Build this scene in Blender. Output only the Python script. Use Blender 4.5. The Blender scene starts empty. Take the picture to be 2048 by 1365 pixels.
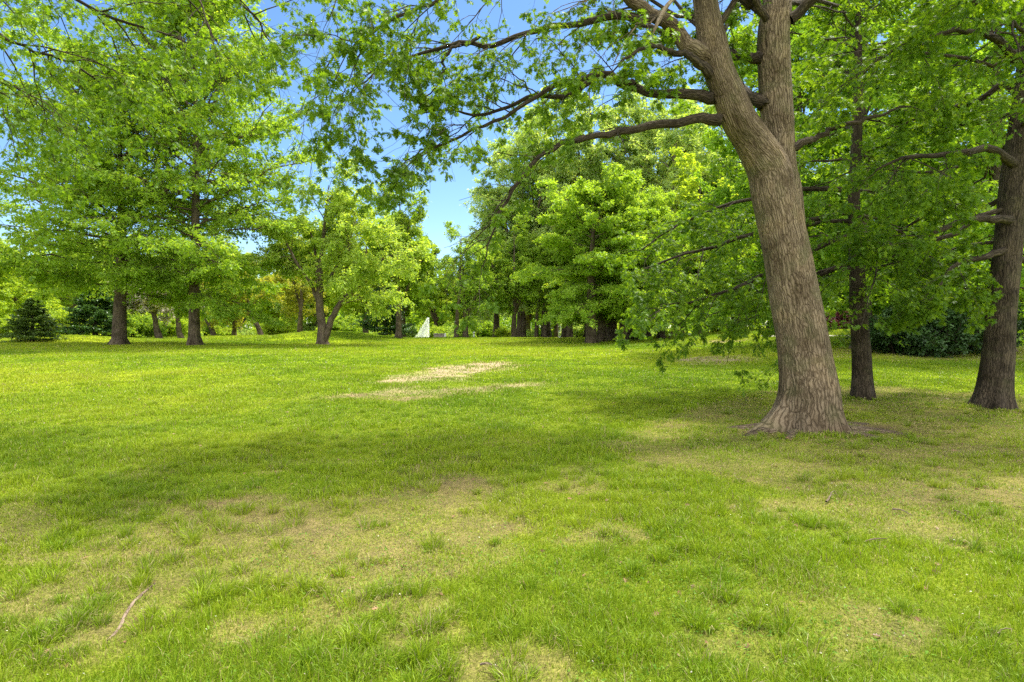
import bpy, math, random
import numpy as np
from mathutils import Vector

# ------------------------------------------------------------------ camera, sky, sun, exposure
SC = bpy.context.scene
COL = SC.collection
F = 1252.0            # focal length in photograph pixels (2048 wide)
HY = 655.0            # photograph row of the horizon
EYE = 1.6
cam_d = bpy.data.cameras.new("camera")
cam = bpy.data.objects.new("camera", cam_d)
COL.objects.link(cam)
cam_d.sensor_width = 36.0
cam_d.lens = 36.0 * F / 2048.0
cam_d.shift_y = -(682.5 - HY) / 2048.0
cam_d.clip_start = 0.05
cam_d.clip_end = 3000
cam.location = (0, 0, EYE)
cam.rotation_euler = (math.radians(90), 0, 0)
SC.camera = cam

SUN_EL, SUN_AZ = math.radians(63), math.radians(50)     # azimuth from +Y towards +X
world = bpy.data.worlds.new("World")
SC.world = world
world.use_nodes = True
wn = world.node_tree
wn.nodes.clear()
wo = wn.nodes.new("ShaderNodeOutputWorld")
bg = wn.nodes.new("ShaderNodeBackground")
sky = wn.nodes.new("ShaderNodeTexSky")
sky.sky_type = 'NISHITA'
sky.sun_disc = False
sky.sun_elevation = SUN_EL
sky.sun_rotation = SUN_AZ
sky.air_density = 0.9
sky.dust_density = 0.3
sky.ozone_density = 3.5
bg.inputs[1].default_value = 0.10
hs = wn.nodes.new("ShaderNodeHueSaturation")       # clear deep-blue spring sky
hs.inputs["Saturation"].default_value = 1.12
wn.links.new(sky.outputs[0], hs.inputs["Color"])
# invented bright cloud added behind the camera as fill light, clear blue ahead
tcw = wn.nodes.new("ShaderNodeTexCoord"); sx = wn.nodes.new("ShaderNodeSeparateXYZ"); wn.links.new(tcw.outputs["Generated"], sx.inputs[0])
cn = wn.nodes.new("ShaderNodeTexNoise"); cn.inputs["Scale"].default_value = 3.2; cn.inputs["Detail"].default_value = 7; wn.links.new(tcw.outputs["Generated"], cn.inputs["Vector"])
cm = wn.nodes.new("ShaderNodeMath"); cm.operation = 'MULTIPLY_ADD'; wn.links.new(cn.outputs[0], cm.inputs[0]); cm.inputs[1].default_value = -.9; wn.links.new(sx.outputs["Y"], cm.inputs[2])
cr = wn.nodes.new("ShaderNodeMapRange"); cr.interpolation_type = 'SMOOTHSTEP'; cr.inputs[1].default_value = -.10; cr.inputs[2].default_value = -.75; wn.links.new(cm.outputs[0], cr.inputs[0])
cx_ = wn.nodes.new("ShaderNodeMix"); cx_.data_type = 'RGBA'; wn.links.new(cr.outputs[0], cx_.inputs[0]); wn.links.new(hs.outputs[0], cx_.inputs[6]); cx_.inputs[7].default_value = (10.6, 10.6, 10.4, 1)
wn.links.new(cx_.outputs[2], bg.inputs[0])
wn.links.new(bg.outputs[0], wo.inputs[0])

sd = bpy.data.lights.new("sun", 'SUN')
sun = bpy.data.objects.new("sun", sd)
COL.objects.link(sun)
sd.energy = 4.6
sd.angle = math.radians(8.0)
sd.color = (1.0, 0.95, 0.86)
to_sun = Vector((math.sin(SUN_AZ) * math.cos(SUN_EL), math.cos(SUN_AZ) * math.cos(SUN_EL), math.sin(SUN_EL)))
sun.rotation_euler = (-to_sun).to_track_quat('-Z', 'Y').to_euler()

SC.view_settings.view_transform = 'Standard'
SC.view_settings.look = 'None'
SC.view_settings.gamma = 1.0
SC.view_settings.exposure = 1.30
SC.render.engine = 'CYCLES'
SC.cycles.max_bounces = 10
SC.cycles.diffuse_bounces = 7
SC.cycles.glossy_bounces = 2
SC.cycles.transmission_bounces = 6
SC.cycles.use_denoising = False

# ------------------------------------------------------------------ small numeric helpers
def unit(v):
    return v / np.maximum(np.linalg.norm(v, axis=-1, keepdims=True), 1e-9)

_tab = np.random.default_rng(77).random((256, 256))
def vnoise(x, y):
    xi = np.floor(x).astype(int); yi = np.floor(y).astype(int)
    fx = x - xi; fy = y - yi
    fx = fx * fx * (3 - 2 * fx); fy = fy * fy * (3 - 2 * fy)
    g = lambda a, b: _tab[a & 255, b & 255]
    return (g(xi, yi) * (1 - fx) + g(xi + 1, yi) * fx) * (1 - fy) + (g(xi, yi + 1) * (1 - fx) + g(xi + 1, yi + 1) * fx) * fy
def fbm(x, y, f, oct=4, off=0.0):
    s = 0; a = 1.0; n = 0
    for k in range(oct):
        s = s + a * vnoise(x * f + off + 17.3 * k, y * f + off * 1.7 + 9.1 * k); n += a
        a *= 0.55; f *= 2.03
    return s / n
def sstep(a, b, x):
    t = np.clip((x - a) / (b - a), 0, 1)
    return t * t * (3 - 2 * t)

# ------------------------------------------------------------------ terrain
_kd = np.array([-80, 0, 9, 14, 20, 30, 40, 52, 60, 70, 90, 130, 220, 700.])
_kz = np.array([0, 0, 0.0, .03, .14, .31, .45, .54, .58, .42, -.3, -1.1, -1.2, 0.])
_rz = np.array([0, 0, 0.0, .04, .26, .72, 1.08, 1.38, 1.55, 1.7, 1.9, 2.2, 2.6, 3.])
_fd = np.linspace(-80, 700, 3000)
def _smooth(k):
    v = np.interp(_fd, _kd, k); w = np.hanning(25); w /= w.sum()
    return np.convolve(np.pad(v, 12, mode='edge'), w, mode='valid')
_fz, _fr = _smooth(_kz), _smooth(_rz)
def bump(x, y, cx, cy, rx, ry, h):
    q = np.sqrt(((x - cx) / rx) ** 2 + ((y - cy) / ry) ** 2)
    return h * (0.5 + 0.5 * np.cos(np.pi * np.clip(q, 0, 1)))
def gz(x, y):
    x = np.asarray(x, float); y = np.asarray(y, float)
    u = x / np.maximum(np.abs(y), 6.0)
    w = sstep(0.16, 0.48, u)
    z = np.interp(y, _fd, _fz) * (1 - w) + np.interp(y, _fd, _fr) * w
    z = z + bump(x, y, -15.6, 53, 8.4, 9, .74)
    z = z + bump(x, y, -35.5, 50, 8.0, 8, .42)
    z = z + bump(x, y, -25.0, 62, 12, 8, .25)
    z = z + 0.06 * (fbm(x, y, 0.23, 3) - 0.5) * sstep(3, 9, np.abs(y)) + 0.05 * (fbm(x, y, 1.1, 2, 5) - 0.5)
    return z
def at(px, d):                      # ground point seen in photograph column px at distance d
    x = (px - 1024.0) / F * d
    return np.array([x, d, float(gz(x, d))])
def P3(px, py, d):                  # point in photograph pixel at distance d
    return np.array([(px - 1024.0) / F * d, d, EYE + (HY - py) / F * d])
def px2ground(px, py):
    ds = np.concatenate([np.linspace(1.5, 30, 1500), np.linspace(30, 110, 1500)])
    x = (px - 1024.0) / F * ds
    h = EYE + (HY - py) / F * ds - gz(x, ds)
    k = np.argmax(h < 0) if (h < 0).any() else len(ds) - 1
    return np.array([x[k], ds[k]])

# ------------------------------------------------------------------ mesh building
def build(name, mat, verts, tris=None, quads=None, attrs=None, parent=None, smooth=False, matidx=None):
    me = bpy.data.meshes.new(name)
    verts = np.ascontiguousarray(verts, dtype=np.float32)
    tris = np.zeros((0, 3), int) if tris is None else np.asarray(tris)
    quads = np.zeros((0, 4), int) if quads is None else np.asarray(quads)
    nt, nq = len(tris), len(quads)
    me.vertices.add(len(verts)); me.vertices.foreach_set("co", verts.ravel())
    me.loops.add(nt * 3 + nq * 4)
    me.loops.foreach_set("vertex_index", np.concatenate([tris.ravel(), quads.ravel()]).astype(np.int32))
    me.polygons.add(nt + nq)
    me.polygons.foreach_set("loop_start", np.concatenate([np.arange(nt) * 3, nt * 3 + np.arange(nq) * 4]).astype(np.int32))
    me.polygons.foreach_set("use_smooth", np.full(nt + nq, smooth, dtype=bool))
    for k, v in (attrs or {}).items():
        v = np.ascontiguousarray(v, dtype=np.float32)
        if v.ndim == 1:
            a = me.attributes.new(k, 'FLOAT', 'POINT'); a.data.foreach_set("value", v)
        elif v.shape[1] == 3:
            a = me.attributes.new(k, 'FLOAT_VECTOR', 'POINT'); a.data.foreach_set("vector", v.ravel())
    for m in (mat if isinstance(mat, (list, tuple)) else [mat]):
        me.materials.append(m)
    if matidx is not None:
        me.polygons.foreach_set("material_index", np.asarray(matidx, dtype=np.int32))
    me.update(); me.validate()
    o = bpy.data.objects.new(name, me)
    COL.objects.link(o)
    if parent is not None:
        o.parent = parent
    return o

class Acc:                          # gathers pieces of one part
    def __init__(s): s.v = []; s.t = []; s.q = []; s.a = {}; s.n = 0
    def add(s, v, t=None, q=None, **a):
        v = np.asarray(v, float).reshape(-1, 3)
        s.v.append(v)
        if t is not None and len(t): s.t.append(np.asarray(t) + s.n)
        if q is not None and len(q): s.q.append(np.asarray(q) + s.n)
        for k, x in a.items(): s.a.setdefault(k, []).append(np.asarray(x, float))
        s.n += len(v)
    def build(s, name, mat, parent=None, smooth=False):
        return build(name, mat, np.concatenate(s.v), np.concatenate(s.t) if s.t else None,
                     np.concatenate(s.q) if s.q else None, {k: np.concatenate(x) for k, x in s.a.items()}, parent, smooth)

def tubes(acc, P, R, K=6, mod=None): # many tapering tubes at once: P (B,N,3), R (B,N)
    P = np.asarray(P, float); R = np.asarray(R, float)
    B, N = P.shape[:2]
    if B == 0: return
    T = unit(np.gradient(P, axis=1))
    mean = unit(P[:, -1] - P[:, 0])
    ref = np.where(np.abs(mean[:, 2:3]) > 0.75, np.array([[1., .13, 0]]), np.array([[.1, .07, 1.]]))
    u = unit(np.cross(T, ref[:, None, :])); v = np.cross(T, u)
    th = np.arange(K) * 2 * np.pi / K
    c, s = np.cos(th), np.sin(th)
    m_ = np.ones((1, 1, K)) if mod is None else mod
    V = P[:, :, None] + (R[:, :, None] * m_)[..., None] * (c[:, None] * u[:, :, None] + s[:, None] * v[:, :, None])
    ln = np.concatenate([np.zeros((B, 1)), np.cumsum(np.linalg.norm(np.diff(P, axis=1), axis=2), axis=1)], 1)
    r0 = np.maximum(R[:, :1], 1e-3)
    bk = np.empty((B, N, K, 3))
    bk[..., 0] = c * r0[:, :, None]; bk[..., 1] = s * r0[:, :, None]; bk[..., 2] = ln[:, :, None]
    bk[..., 2] += np.arange(B)[:, None, None] * 3.7
    b, n, k = np.meshgrid(np.arange(B), np.arange(N - 1), np.arange(K), indexing='ij')
    base = b * N * K + n * K; k2 = (k + 1) % K
    q = np.stack([base + k, base + k2, base + K + k2, base + K + k], -1).reshape(-1, 4)
    acc.add(V.reshape(-1, 3), q=q, bk=bk.reshape(-1, 3))

def resample(pts, n):               # smooth polyline through the given points (Catmull-Rom)
    p = np.asarray(pts, float)
    if len(p) == 2:
        return p[0] + (p[1] - p[0]) * np.linspace(0, 1, n)[:, None]
    e = np.concatenate([[2 * p[0] - p[1]], p, [2 * p[-1] - p[-2]]])
    out = []
    for tt in np.linspace(0, len(p) - 1 - 1e-6, n):
        i = int(tt); f = tt - i
        a, b, c, d = e[i], e[i + 1], e[i + 2], e[i + 3]
        out.append(0.5 * ((2 * b) + (c - a) * f + (2 * a - 5 * b + 4 * c - d) * f * f + (3 * b - a - 3 * c + d) * f ** 3))
    return np.array(out)

def lerp_along(A, t):               # A (B,N,..), t (B,M) -> (B,M,..)
    N = A.shape[1]
    x = np.clip(t, 0, 0.9999) * (N - 1); i = x.astype(int); f = x - i
    b = np.arange(A.shape[0])[:, None]
    if A.ndim == 3: f = f[..., None]
    return A[b, i] * (1 - f) + A[b, np.minimum(i + 1, N - 1)] * f

Z = np.array([0, 0, 1.0])
def shoots(P, R, rng, M, t0=.2, t1=1., ang=50, lenf=.5, taper=.55, spread=.5, droop=.1, up=0., N=6, wig=.12, rfac=.012, rmax=.75, lmax=99., lmin=0.):
    """Side branches: M on each parent, alternating sides, angle ang (degrees)."""
    B = len(P)
    T = unit(np.gradient(P, axis=1))
    t = t0 + (t1 - t0) * (np.arange(M)[None] + rng.random((B, M))) / M
    base = lerp_along(P, t); tan = unit(lerp_along(T, t)); r = lerp_along(R, t)
    L0 = np.linalg.norm(np.diff(P, axis=1), axis=2).sum(1)[:, None]
    h = unit(np.cross(tan, Z) + 1e-4); vv = np.cross(h, tan)
    ph = (np.arange(M)[None] % 2) * np.pi + rng.normal(0, spread, (B, M))
    perp = np.cos(ph)[..., None] * h + np.sin(ph)[..., None] * vv
    a = np.radians(ang * rng.uniform(.7, 1.25, (B, M)))[..., None]
    d = unit(np.cos(a) * tan + np.sin(a) * perp + up * Z)
    L = np.clip(lenf * L0 * (1 - taper * t) * rng.uniform(.6, 1.25, (B, M)), lmin, lmax)[..., None, None]
    s = np.linspace(0, 1, N)[:, None]
    w = np.cumsum(rng.normal(0, 1, (B, M, N, 3)), axis=2); w = (w - w[:, :, :1]) * wig / N
    Q = base[:, :, None] + L * (s * d[:, :, None] - droop * s ** 2 * Z + w)
    r0 = np.minimum(r * rmax, L[..., 0, 0] * rfac)[..., None]
    RR = r0 * (1 - .75 * np.linspace(0, 1, N))
    return Q.reshape(-1, N, 3), RR.reshape(-1, N)

# leaf shapes: length along +x, unit size
def _oak():
    s = [(.2, .015), (.40, .055), (.62, .06), (.84, .05)]
    tp = [(.30, .23), (.60, .37), (.84, .25)]
    v = []; t = []
    for sg in (1, -1):
        for x, y in s: v.append((x, sg * y))
        for x, y in tp: v.append((x, sg * y))
    v.append((1.03, 0)); v.append((0, .008)); v.append((0, -.008))
    for k in range(3):
        t.append((k, 4 + k, k + 1)); t.append((7 + k, 7 + k + 1, 11 + k))
        t += [(k, k + 1, 7 + k + 1), (k, 7 + k + 1, 7 + k)]
    t.append((3, 14, 10)); t.append((15, 0, 7)); t.append((15, 7, 16))
    v = np.array(v)
    z = .22 * np.abs(v[:, 1]) - .16 * v[:, 0] ** 2
    return np.column_stack([v, z]), np.array(t)
LEAF_OAK = _oak()
LEAF_MID = (np.array([(0, 0, 0), (.30, .26, .06), (.52, .10, .03), (.75, .24, .0), (1, 0, -.16), (.75, -.24, .0), (.52, -.10, .03), (.30, -.26, .06)]),
            np.array([(0, 2, 1), (2, 4, 3), (0, 7, 6), (6, 5, 4), (0, 6, 2), (2, 6, 4)]))
LEAF_KITE = (np.array([(0, 0, 0), (.45, .3, .07), (1, 0, -.14), (.45, -.3, .07)]), np.array([(0, 2, 1), (0, 3, 2)]))
LEAF_NEEDLE = (np.array([(0, .05, 0), (1, 0, -.05), (0, -.05, 0)]), np.array([(0, 2, 1)]))

def put_leaves(acc, shape, pos, axis, nrm, size, rng, val=None):
    n = len(pos)
    if n == 0: return
    x = unit(axis); y = unit(np.cross(nrm, x)); z = np.cross(x, y)
    M = np.stack([x, y, z], 1)                       # rows = axes
    sv, st = shape
    V = pos[:, None] + np.einsum('vk,nkj->nvj', sv, M) * np.asarray(size).reshape(-1, 1, 1)
    t = (st[None] + (np.arange(n) * len(sv))[:, None, None]).reshape(-1, 3)
    val = rng.random(n) if val is None else val
    acc.add(V.reshape(-1, 3), t=t, var=np.repeat(val, len(sv)))

def leaf_on(acc, shape, P, rng, n, size, t0=.25, tilt=.55, jit=.05, whorl=1, down=.25, out=.6):
    """n leaf whorls on each twig, 'whorl' leaves in each."""
    B = len(P)
    if B == 0: return
    T = unit(np.gradient(P, axis=1))
    t = t0 + (1 - t0) * (np.arange(n)[None] + rng.random((B, n))) / n
    t[:, -1] = .99
    pos = lerp_along(P, t); tan = lerp_along(T, t)
    pos = np.repeat(pos.reshape(-1, 3), whorl, 0); tan = np.repeat(tan.reshape(-1, 3), whorl, 0)
    m = len(pos)
    pos = pos + rng.normal(0, jit, (m, 3))
    rv = unit(rng.normal(0, 1, (m, 3)) * np.array([1, 1, .55]))
    ax = unit(tan * out + rv - down * Z)
    nr = unit(Z * 1.0 + rng.normal(0, tilt, (m, 3)))
    clump = np.repeat(rng.random(B), n * whorl)
    put_leaves(acc, shape, pos, ax, nr, size * rng.uniform(.6, 1.2, m), rng, .45 * clump + .55 * rng.random(m))

# ------------------------------------------------------------------ materials
def newmat(name):
    m = bpy.data.materials.new(name); m.use_nodes = True
    nt = m.node_tree; nt.nodes.clear()
    return m, nt, nt.nodes.new, nt.links.new
def ramp(N, stops):
    r = N("ShaderNodeValToRGB"); e = r.color_ramp.elements
    while len(e) < len(stops): e.new(.5)
    for k, (p, c) in enumerate(stops): e[k].position = p; e[k].color = (*c, 1)
    return r

def leaf_mat(name, stops, trans=.45, tcol=(1.6, 1.4, .5), rough=.5, spec=.3):
    m, nt, N, L = newmat(name)
    o = N("ShaderNodeOutputMaterial"); at_ = N("ShaderNodeAttribute"); at_.attribute_name = "var"
    r = ramp(N, stops); L(at_.outputs["Fac"], r.inputs[0])
    oi = N("ShaderNodeObjectInfo")
    mx = N("ShaderNodeMix"); mx.data_type = 'RGBA'; mx.blend_type = 'MULTIPLY'; mx.inputs[0].default_value = 1
    L(r.outputs[0], mx.inputs[6]); L(oi.outputs["Color"], mx.inputs[7])
    p = N("ShaderNodeBsdfPrincipled"); p.inputs["Roughness"].default_value = rough
    p.inputs["Specular IOR Level"].default_value = spec
    L(mx.outputs[2], p.inputs["Base Color"])
    t = N("ShaderNodeBsdfTranslucent")
    m2 = N("ShaderNodeMix"); m2.data_type = 'RGBA'; m2.blend_type = 'MULTIPLY'; m2.inputs[0].default_value = 1
    L(mx.outputs[2], m2.inputs[6]); m2.inputs[7].default_value = (*tcol, 1)
    L(m2.outputs[2], t.inputs[0])
    ms = N("ShaderNodeMixShader"); ms.inputs[0].default_value = trans
    L(p.outputs[0], ms.inputs[1]); L(t.outputs[0], ms.inputs[2]); L(ms.outputs[0], o.inputs[0])
    return m

def bark_mat(name, dark, mid, light, scale=1.0, bump_=.6, green=0.0):
    m, nt, N, L = newmat(name)
    o = N("ShaderNodeOutputMaterial"); p = N("ShaderNodeBsdfPrincipled")
    p.inputs["Roughness"].default_value = .9; p.inputs["Specular IOR Level"].default_value = .15
    a = N("ShaderNodeAttribute"); a.attribute_name = "bk"
    mp = N("ShaderNodeMapping"); mp.inputs["Scale"].default_value = (34 * scale, 34 * scale, 4.2 * scale)
    L(a.outputs["Vector"], mp.inputs[0])
    wob = N("ShaderNodeTexNoise"); wob.inputs["Scale"].default_value = 5 * scale; L(a.outputs["Vector"], wob.inputs["Vector"])
    ad = N("ShaderNodeVectorMath"); ad.operation = 'MULTIPLY_ADD'
    L(wob.outputs["Color"], ad.inputs[0]); ad.inputs[1].default_value = (3.2, 3.2, 3.2); L(mp.outputs[0], ad.inputs[2])
    n1 = N("ShaderNodeTexNoise"); n1.inputs["Scale"].default_value = 1.0; n1.inputs["Detail"].default_value = 6; n1.inputs["Roughness"].default_value = .62
    L(ad.outputs[0], n1.inputs["Vector"])
    vo = N("ShaderNodeTexVoronoi"); vo.feature = 'DISTANCE_TO_EDGE'; vo.inputs["Scale"].default_value = 0.8
    L(ad.outputs[0], vo.inputs["Vector"])
    vs = N("ShaderNodeMapRange"); vs.inputs[1].default_value = 0; vs.inputs[2].default_value = .22; L(vo.outputs["Distance"], vs.inputs[0])
    mul = N("ShaderNodeMath"); mul.operation = 'MULTIPLY_ADD'; L(vs.outputs[0], mul.inputs[0]); mul.inputs[1].default_value = .42; L(n1.outputs[0], mul.inputs[2])
    r = ramp(N, [(.38, dark), (.62, mid), (.95, light)]); L(mul.outputs[0], r.inputs[0])
    # broad weathering: pale lichen-grey and mossy stains with shapes of their own
    n2 = N("ShaderNodeTexNoise"); n2.inputs["Scale"].default_value = 1.7; n2.inputs["Detail"].default_value = 4; L(a.outputs["Vector"], n2.inputs["Vector"])
    r2 = ramp(N, [(.32, (.50, .47, .42)), (.52, (1, 1, 1)), (.74, (1.32, 1.26, 1.12))]); L(n2.outputs[0], r2.inputs[0])
    mx = N("ShaderNodeMix"); mx.data_type = 'RGBA'; mx.blend_type = 'MULTIPLY'; mx.inputs[0].default_value = 1
    L(r.outputs[0], mx.inputs[6]); L(r2.outputs[0], mx.inputs[7])
    last = mx.outputs[2]
    if green:
        n3 = N("ShaderNodeTexNoise"); n3.inputs["Scale"].default_value = 2.6; n3.inputs["Detail"].default_value = 5; L(a.outputs["Vector"], n3.inputs["Vector"])
        r3 = ramp(N, [(.5, (0, 0, 0)), (.72, (green, green, green))]); L(n3.outputs[0], r3.inputs[0])
        m3 = N("ShaderNodeMix"); m3.data_type = 'RGBA'; L(r3.outputs[0], m3.inputs[0]); L(last, m3.inputs[6]); m3.inputs[7].default_value = (.10, .11, .045, 1)
        last = m3.outputs[2]
    L(last, p.inputs["Base Color"])
    b = N("ShaderNodeBump"); b.inputs["Strength"].default_value = bump_; b.inputs["Distance"].default_value = .03
    L(mul.outputs[0], b.inputs["Height"]); L(b.outputs[0], p.inputs["Normal"]); L(p.outputs[0], o.inputs[0])
    return m

def plain_mat(name, c, rough=.8, var=.15, scale=6., bump_=.0):
    m, nt, N, L = newmat(name)
    o = N("ShaderNodeOutputMaterial"); p = N("ShaderNodeBsdfPrincipled"); p.inputs["Roughness"].default_value = rough
    tc = N("ShaderNodeTexCoord"); n = N("ShaderNodeTexNoise"); n.inputs["Scale"].default_value = scale; n.inputs["Detail"].default_value = 6
    L(tc.outputs["Object"], n.inputs["Vector"])
    r = ramp(N, [(.3, tuple(x * (1 - var) for x in c)), (.7, tuple(min(1, x * (1 + var)) for x in c))]); L(n.outputs[0], r.inputs[0])
    L(r.outputs[0], p.inputs["Base Color"])
    if bump_:
        b = N("ShaderNodeBump"); b.inputs["Strength"].default_value = bump_; L(n.outputs[0], b.inputs["Height"]); L(b.outputs[0], p.inputs["Normal"])
    L(p.outputs[0], o.inputs[0])
    return m

def attr_mat(name, trans=0., rough=.6, noise=None, bump_=0., spec=.2):   # colour comes from each blade's own 'col'
    m, nt, N, L = newmat(name)
    o = N("ShaderNodeOutputMaterial"); p = N("ShaderNodeBsdfPrincipled"); p.inputs["Roughness"].default_value = rough
    p.inputs["Specular IOR Level"].default_value = spec
    a = N("ShaderNodeAttribute"); a.attribute_name = "col"
    last = a.outputs["Color"]
    if noise:
        tc = N("ShaderNodeTexCoord"); h = None
        for sc, lo, hi in noise:
            n = N("ShaderNodeTexNoise"); n.inputs["Scale"].default_value = sc; n.inputs["Detail"].default_value = 5; n.inputs["Roughness"].default_value = .65
            L(tc.outputs["Object"], n.inputs["Vector"])
            r = ramp(N, [(.32, lo), (.68, hi)]); L(n.outputs[0], r.inputs[0])
            mx = N("ShaderNodeMix"); mx.data_type = 'RGBA'; mx.blend_type = 'MULTIPLY'; mx.inputs[0].default_value = 1
            L(last, mx.inputs[6]); L(r.outputs[0], mx.inputs[7]); last = mx.outputs[2]; h = n
        if bump_:
            b = N("ShaderNodeBump"); b.inputs["Strength"].default_value = bump_; b.inputs["Distance"].default_value = .05
            L(h.outputs[0], b.inputs["Height"]); L(b.outputs[0], p.inputs["Normal"])
    L(last, p.inputs["Base Color"])
    if trans:
        t = N("ShaderNodeBsdfTranslucent"); L(last, t.inputs[0])
        ms = N("ShaderNodeMixShader"); ms.inputs[0].default_value = trans
        L(p.outputs[0], ms.inputs[1]); L(t.outputs[0], ms.inputs[2]); L(ms.outputs[0], o.inputs[0])
    else:
        L(p.outputs[0], o.inputs[0])
    return m

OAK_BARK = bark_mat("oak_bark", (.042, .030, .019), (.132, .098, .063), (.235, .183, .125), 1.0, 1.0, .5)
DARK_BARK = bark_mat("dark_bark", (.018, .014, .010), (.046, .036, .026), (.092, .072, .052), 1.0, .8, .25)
FAR_BARK = bark_mat("far_bark", (.035, .027, .02), (.085, .066, .048), (.145, .115, .088), .55, .8, .2)
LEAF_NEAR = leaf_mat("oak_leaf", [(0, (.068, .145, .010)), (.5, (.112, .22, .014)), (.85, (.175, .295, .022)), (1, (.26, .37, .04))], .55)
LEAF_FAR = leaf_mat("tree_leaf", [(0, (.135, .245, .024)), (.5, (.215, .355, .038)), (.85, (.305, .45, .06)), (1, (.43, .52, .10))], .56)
LEAF_DARK = leaf_mat("evergreen_leaf", [(0, (.018, .045, .012)), (.6, (.035, .08, .018)), (1, (.07, .14, .03))], .15, rough=.4)
LEAF_PURPLE = leaf_mat("purple_leaf", [(0, (.05, .012, .02)), (1, (.14, .03, .05))], .3, (1.3, .8, .8))
PETAL = leaf_mat("blossom_petal", [(0, (.10, .17, .03)), (.35, (.16, .22, .06)), (.42, (.50, .46, .36)), (1, (.66, .60, .50))], .35, (1, 1, .9))

# ------------------------------------------------------------------ naming
def tag(o, label=None, cat=None, group=None, kind=None):
    for k, v in (("label", label), ("category", cat), ("group", group), ("kind", kind)):
        if v: o[k] = v
    return o
def empty(name, loc, label=None, cat=None, group=None):
    o = bpy.data.objects.new(name, None); COL.objects.link(o); o.location = loc
    o.empty_display_size = .3
    return tag(o, label, cat, group)
def copy_thing(o, loc=None, rz=0, sc=None, label=None, group=None, color=None):
    r = o.copy(); COL.objects.link(r)
    if loc is not None: r.location = loc
    r.rotation_euler = (0, 0, rz)
    if sc is not None: r.scale = sc
    if label: r["label"] = label
    if group: r["group"] = group
    elif "group" in r: del r["group"]
    for ch in list(o.children):
        c = ch.copy(); COL.objects.link(c); c.parent = r
        if color: c.color = (*color, 1)
        for g in ch.children:
            e = g.copy(); COL.objects.link(e); e.parent = c
    return r

# ================================================================== SETTING
def poly_sd(x, y, poly):            # signed distance to a polygon, positive inside
    P = np.asarray(poly); Q = np.roll(P, -1, 0)
    d = np.full(x.shape, 1e9); ins = np.zeros(x.shape, bool)
    for (ax, ay), (bx, by) in zip(P, Q):
        ex, ey = bx - ax, by - ay
        t = np.clip(((x - ax) * ex + (y - ay) * ey) / (ex * ex + ey * ey + 1e-12), 0, 1)
        d = np.minimum(d, np.hypot(x - ax - t * ex, y - ay - t * ey))
        ins ^= ((ay > y) != (by > y)) & (x < ex * (y - ay) / (ey + 1e-12) + ax)
    return np.where(ins, d, -d)
def gpoly(pts): return [px2ground(*p) for p in pts]
WORN = [(gpoly([(190,1130),(290,1040),(400,1000),(520,985),(640,1000),(780,985),(900,945),(1000,955),(1040,1000),(1070,1060),(1010,1110),(960,1160),(800,1165),(600,1150),(420,1200),(280,1300),(90,1345),(0,1365),(0,1290),(150,1230)]), .8, .35),
        (gpoly([(1195,892),(1290,845),(1420,808),(1500,786),(1600,775),(1760,772),(2150,800),(2200,1010),(1900,1030),(1700,1010),(1550,985),(1400,950),(1270,935)]), .62, .3),
        (gpoly([(1560,985),(1800,1010),(2150,1000),(2150,1080),(1850,1085),(1640,1060)]), .45, .6),
        (gpoly([(1500,1180),(1650,1160),(1760,1230),(1640,1290),(1500,1330),(1380,1300)]), .4, .5),
        (gpoly([(1640,700),(1800,688),(2100,695),(2100,722),(1800,724),(1640,716)]), .5, 1.2)]
BARE = [(gpoly([(735,764),(800,747),(880,730),(1000,724),(1052,732),(960,747),(900,762),(800,768)]), .95, .9),
        (gpoly([(610,798),(720,786),(800,770),(860,776),(1000,770),(1085,769),(1000,786),(880,796),(780,801),(700,801)]), .8, .9),
        (gpoly([(1338,722),(1400,714),(1480,711),(1525,720),(1440,731),(1370,729)]), .95, .9),
        (gpoly([(1385,684),(1440,679),(1495,682),(1440,687)]), .9, 1.),
        (gpoly([(400,1010),(470,990),(550,990),(520,1008),(450,1020)]), .5, .2),
        (gpoly([(730,1045),(780,1030),(800,1040),(760,1055)]), .6, .15),
        (gpoly([(960,1050),(1050,1035),(1060,1050),(1000,1065)]), .55, .15),
        (gpoly([(255,1112),(340,1095),(380,1100),(320,1120)]), .6, .15),
        (gpoly([(1480,868),(1560,850),(1680,850),(1800,850),(1860,845),(1800,866),(1700,876),(1600,878)]), .62, .35)]
def masks(x, y):
    j = (fbm(x, y, .9, 3, 3) - .5) * 2; j2 = (fbm(x, y, 4.5, 3, 8) - .5) * 2
    dry = np.zeros(x.shape); bare = np.zeros(x.shape)
    for poly, s, soft in WORN:
        e = poly_sd(x, y, poly) + .45 * j * soft + .28 * j2
        dry = np.maximum(dry, s * sstep(-soft * .55, soft * .8, e))
    for poly, s, soft in BARE:
        e = poly_sd(x, y, poly) + .9 * j * soft + .35 * j2 * max(soft, .3)
        bare = np.maximum(bare, s * sstep(-soft * .5, soft * .7, e))
    # scattered thin spots
    thin = sstep(.54, .66, fbm(x, y, 1.5, 4, 31)) * sstep(9, 5, np.hypot(x, y) * .9) * .6
    dry = np.clip(np.maximum(dry * (.12 + 1.65 * fbm(x, y, 1.9, 4, 14)), thin), 0, 1)
    return dry, np.clip(bare * (.05 + 1.75 * fbm(x, y, 2.2, 4, 21)), 0, 1)
def lawn_tone(x, y):                # broad drift from blue-green to yellow-green
    return np.clip((fbm(x, y, .16, 3, 40) - .5) * 2.6 + (fbm(x, y, .8, 3, 50) - .5) * 1.3, -1, 1)
C_LUSH, C_YEL, C_DEEP = np.array([.235, .330, .010]), np.array([.335, .390, .022]), np.array([.140, .240, .008])
C_STRAW, C_SOIL, C_PALE = np.array([.34, .285, .135]), np.array([.17, .120, .075]), np.array([.32, .27, .175])
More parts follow.
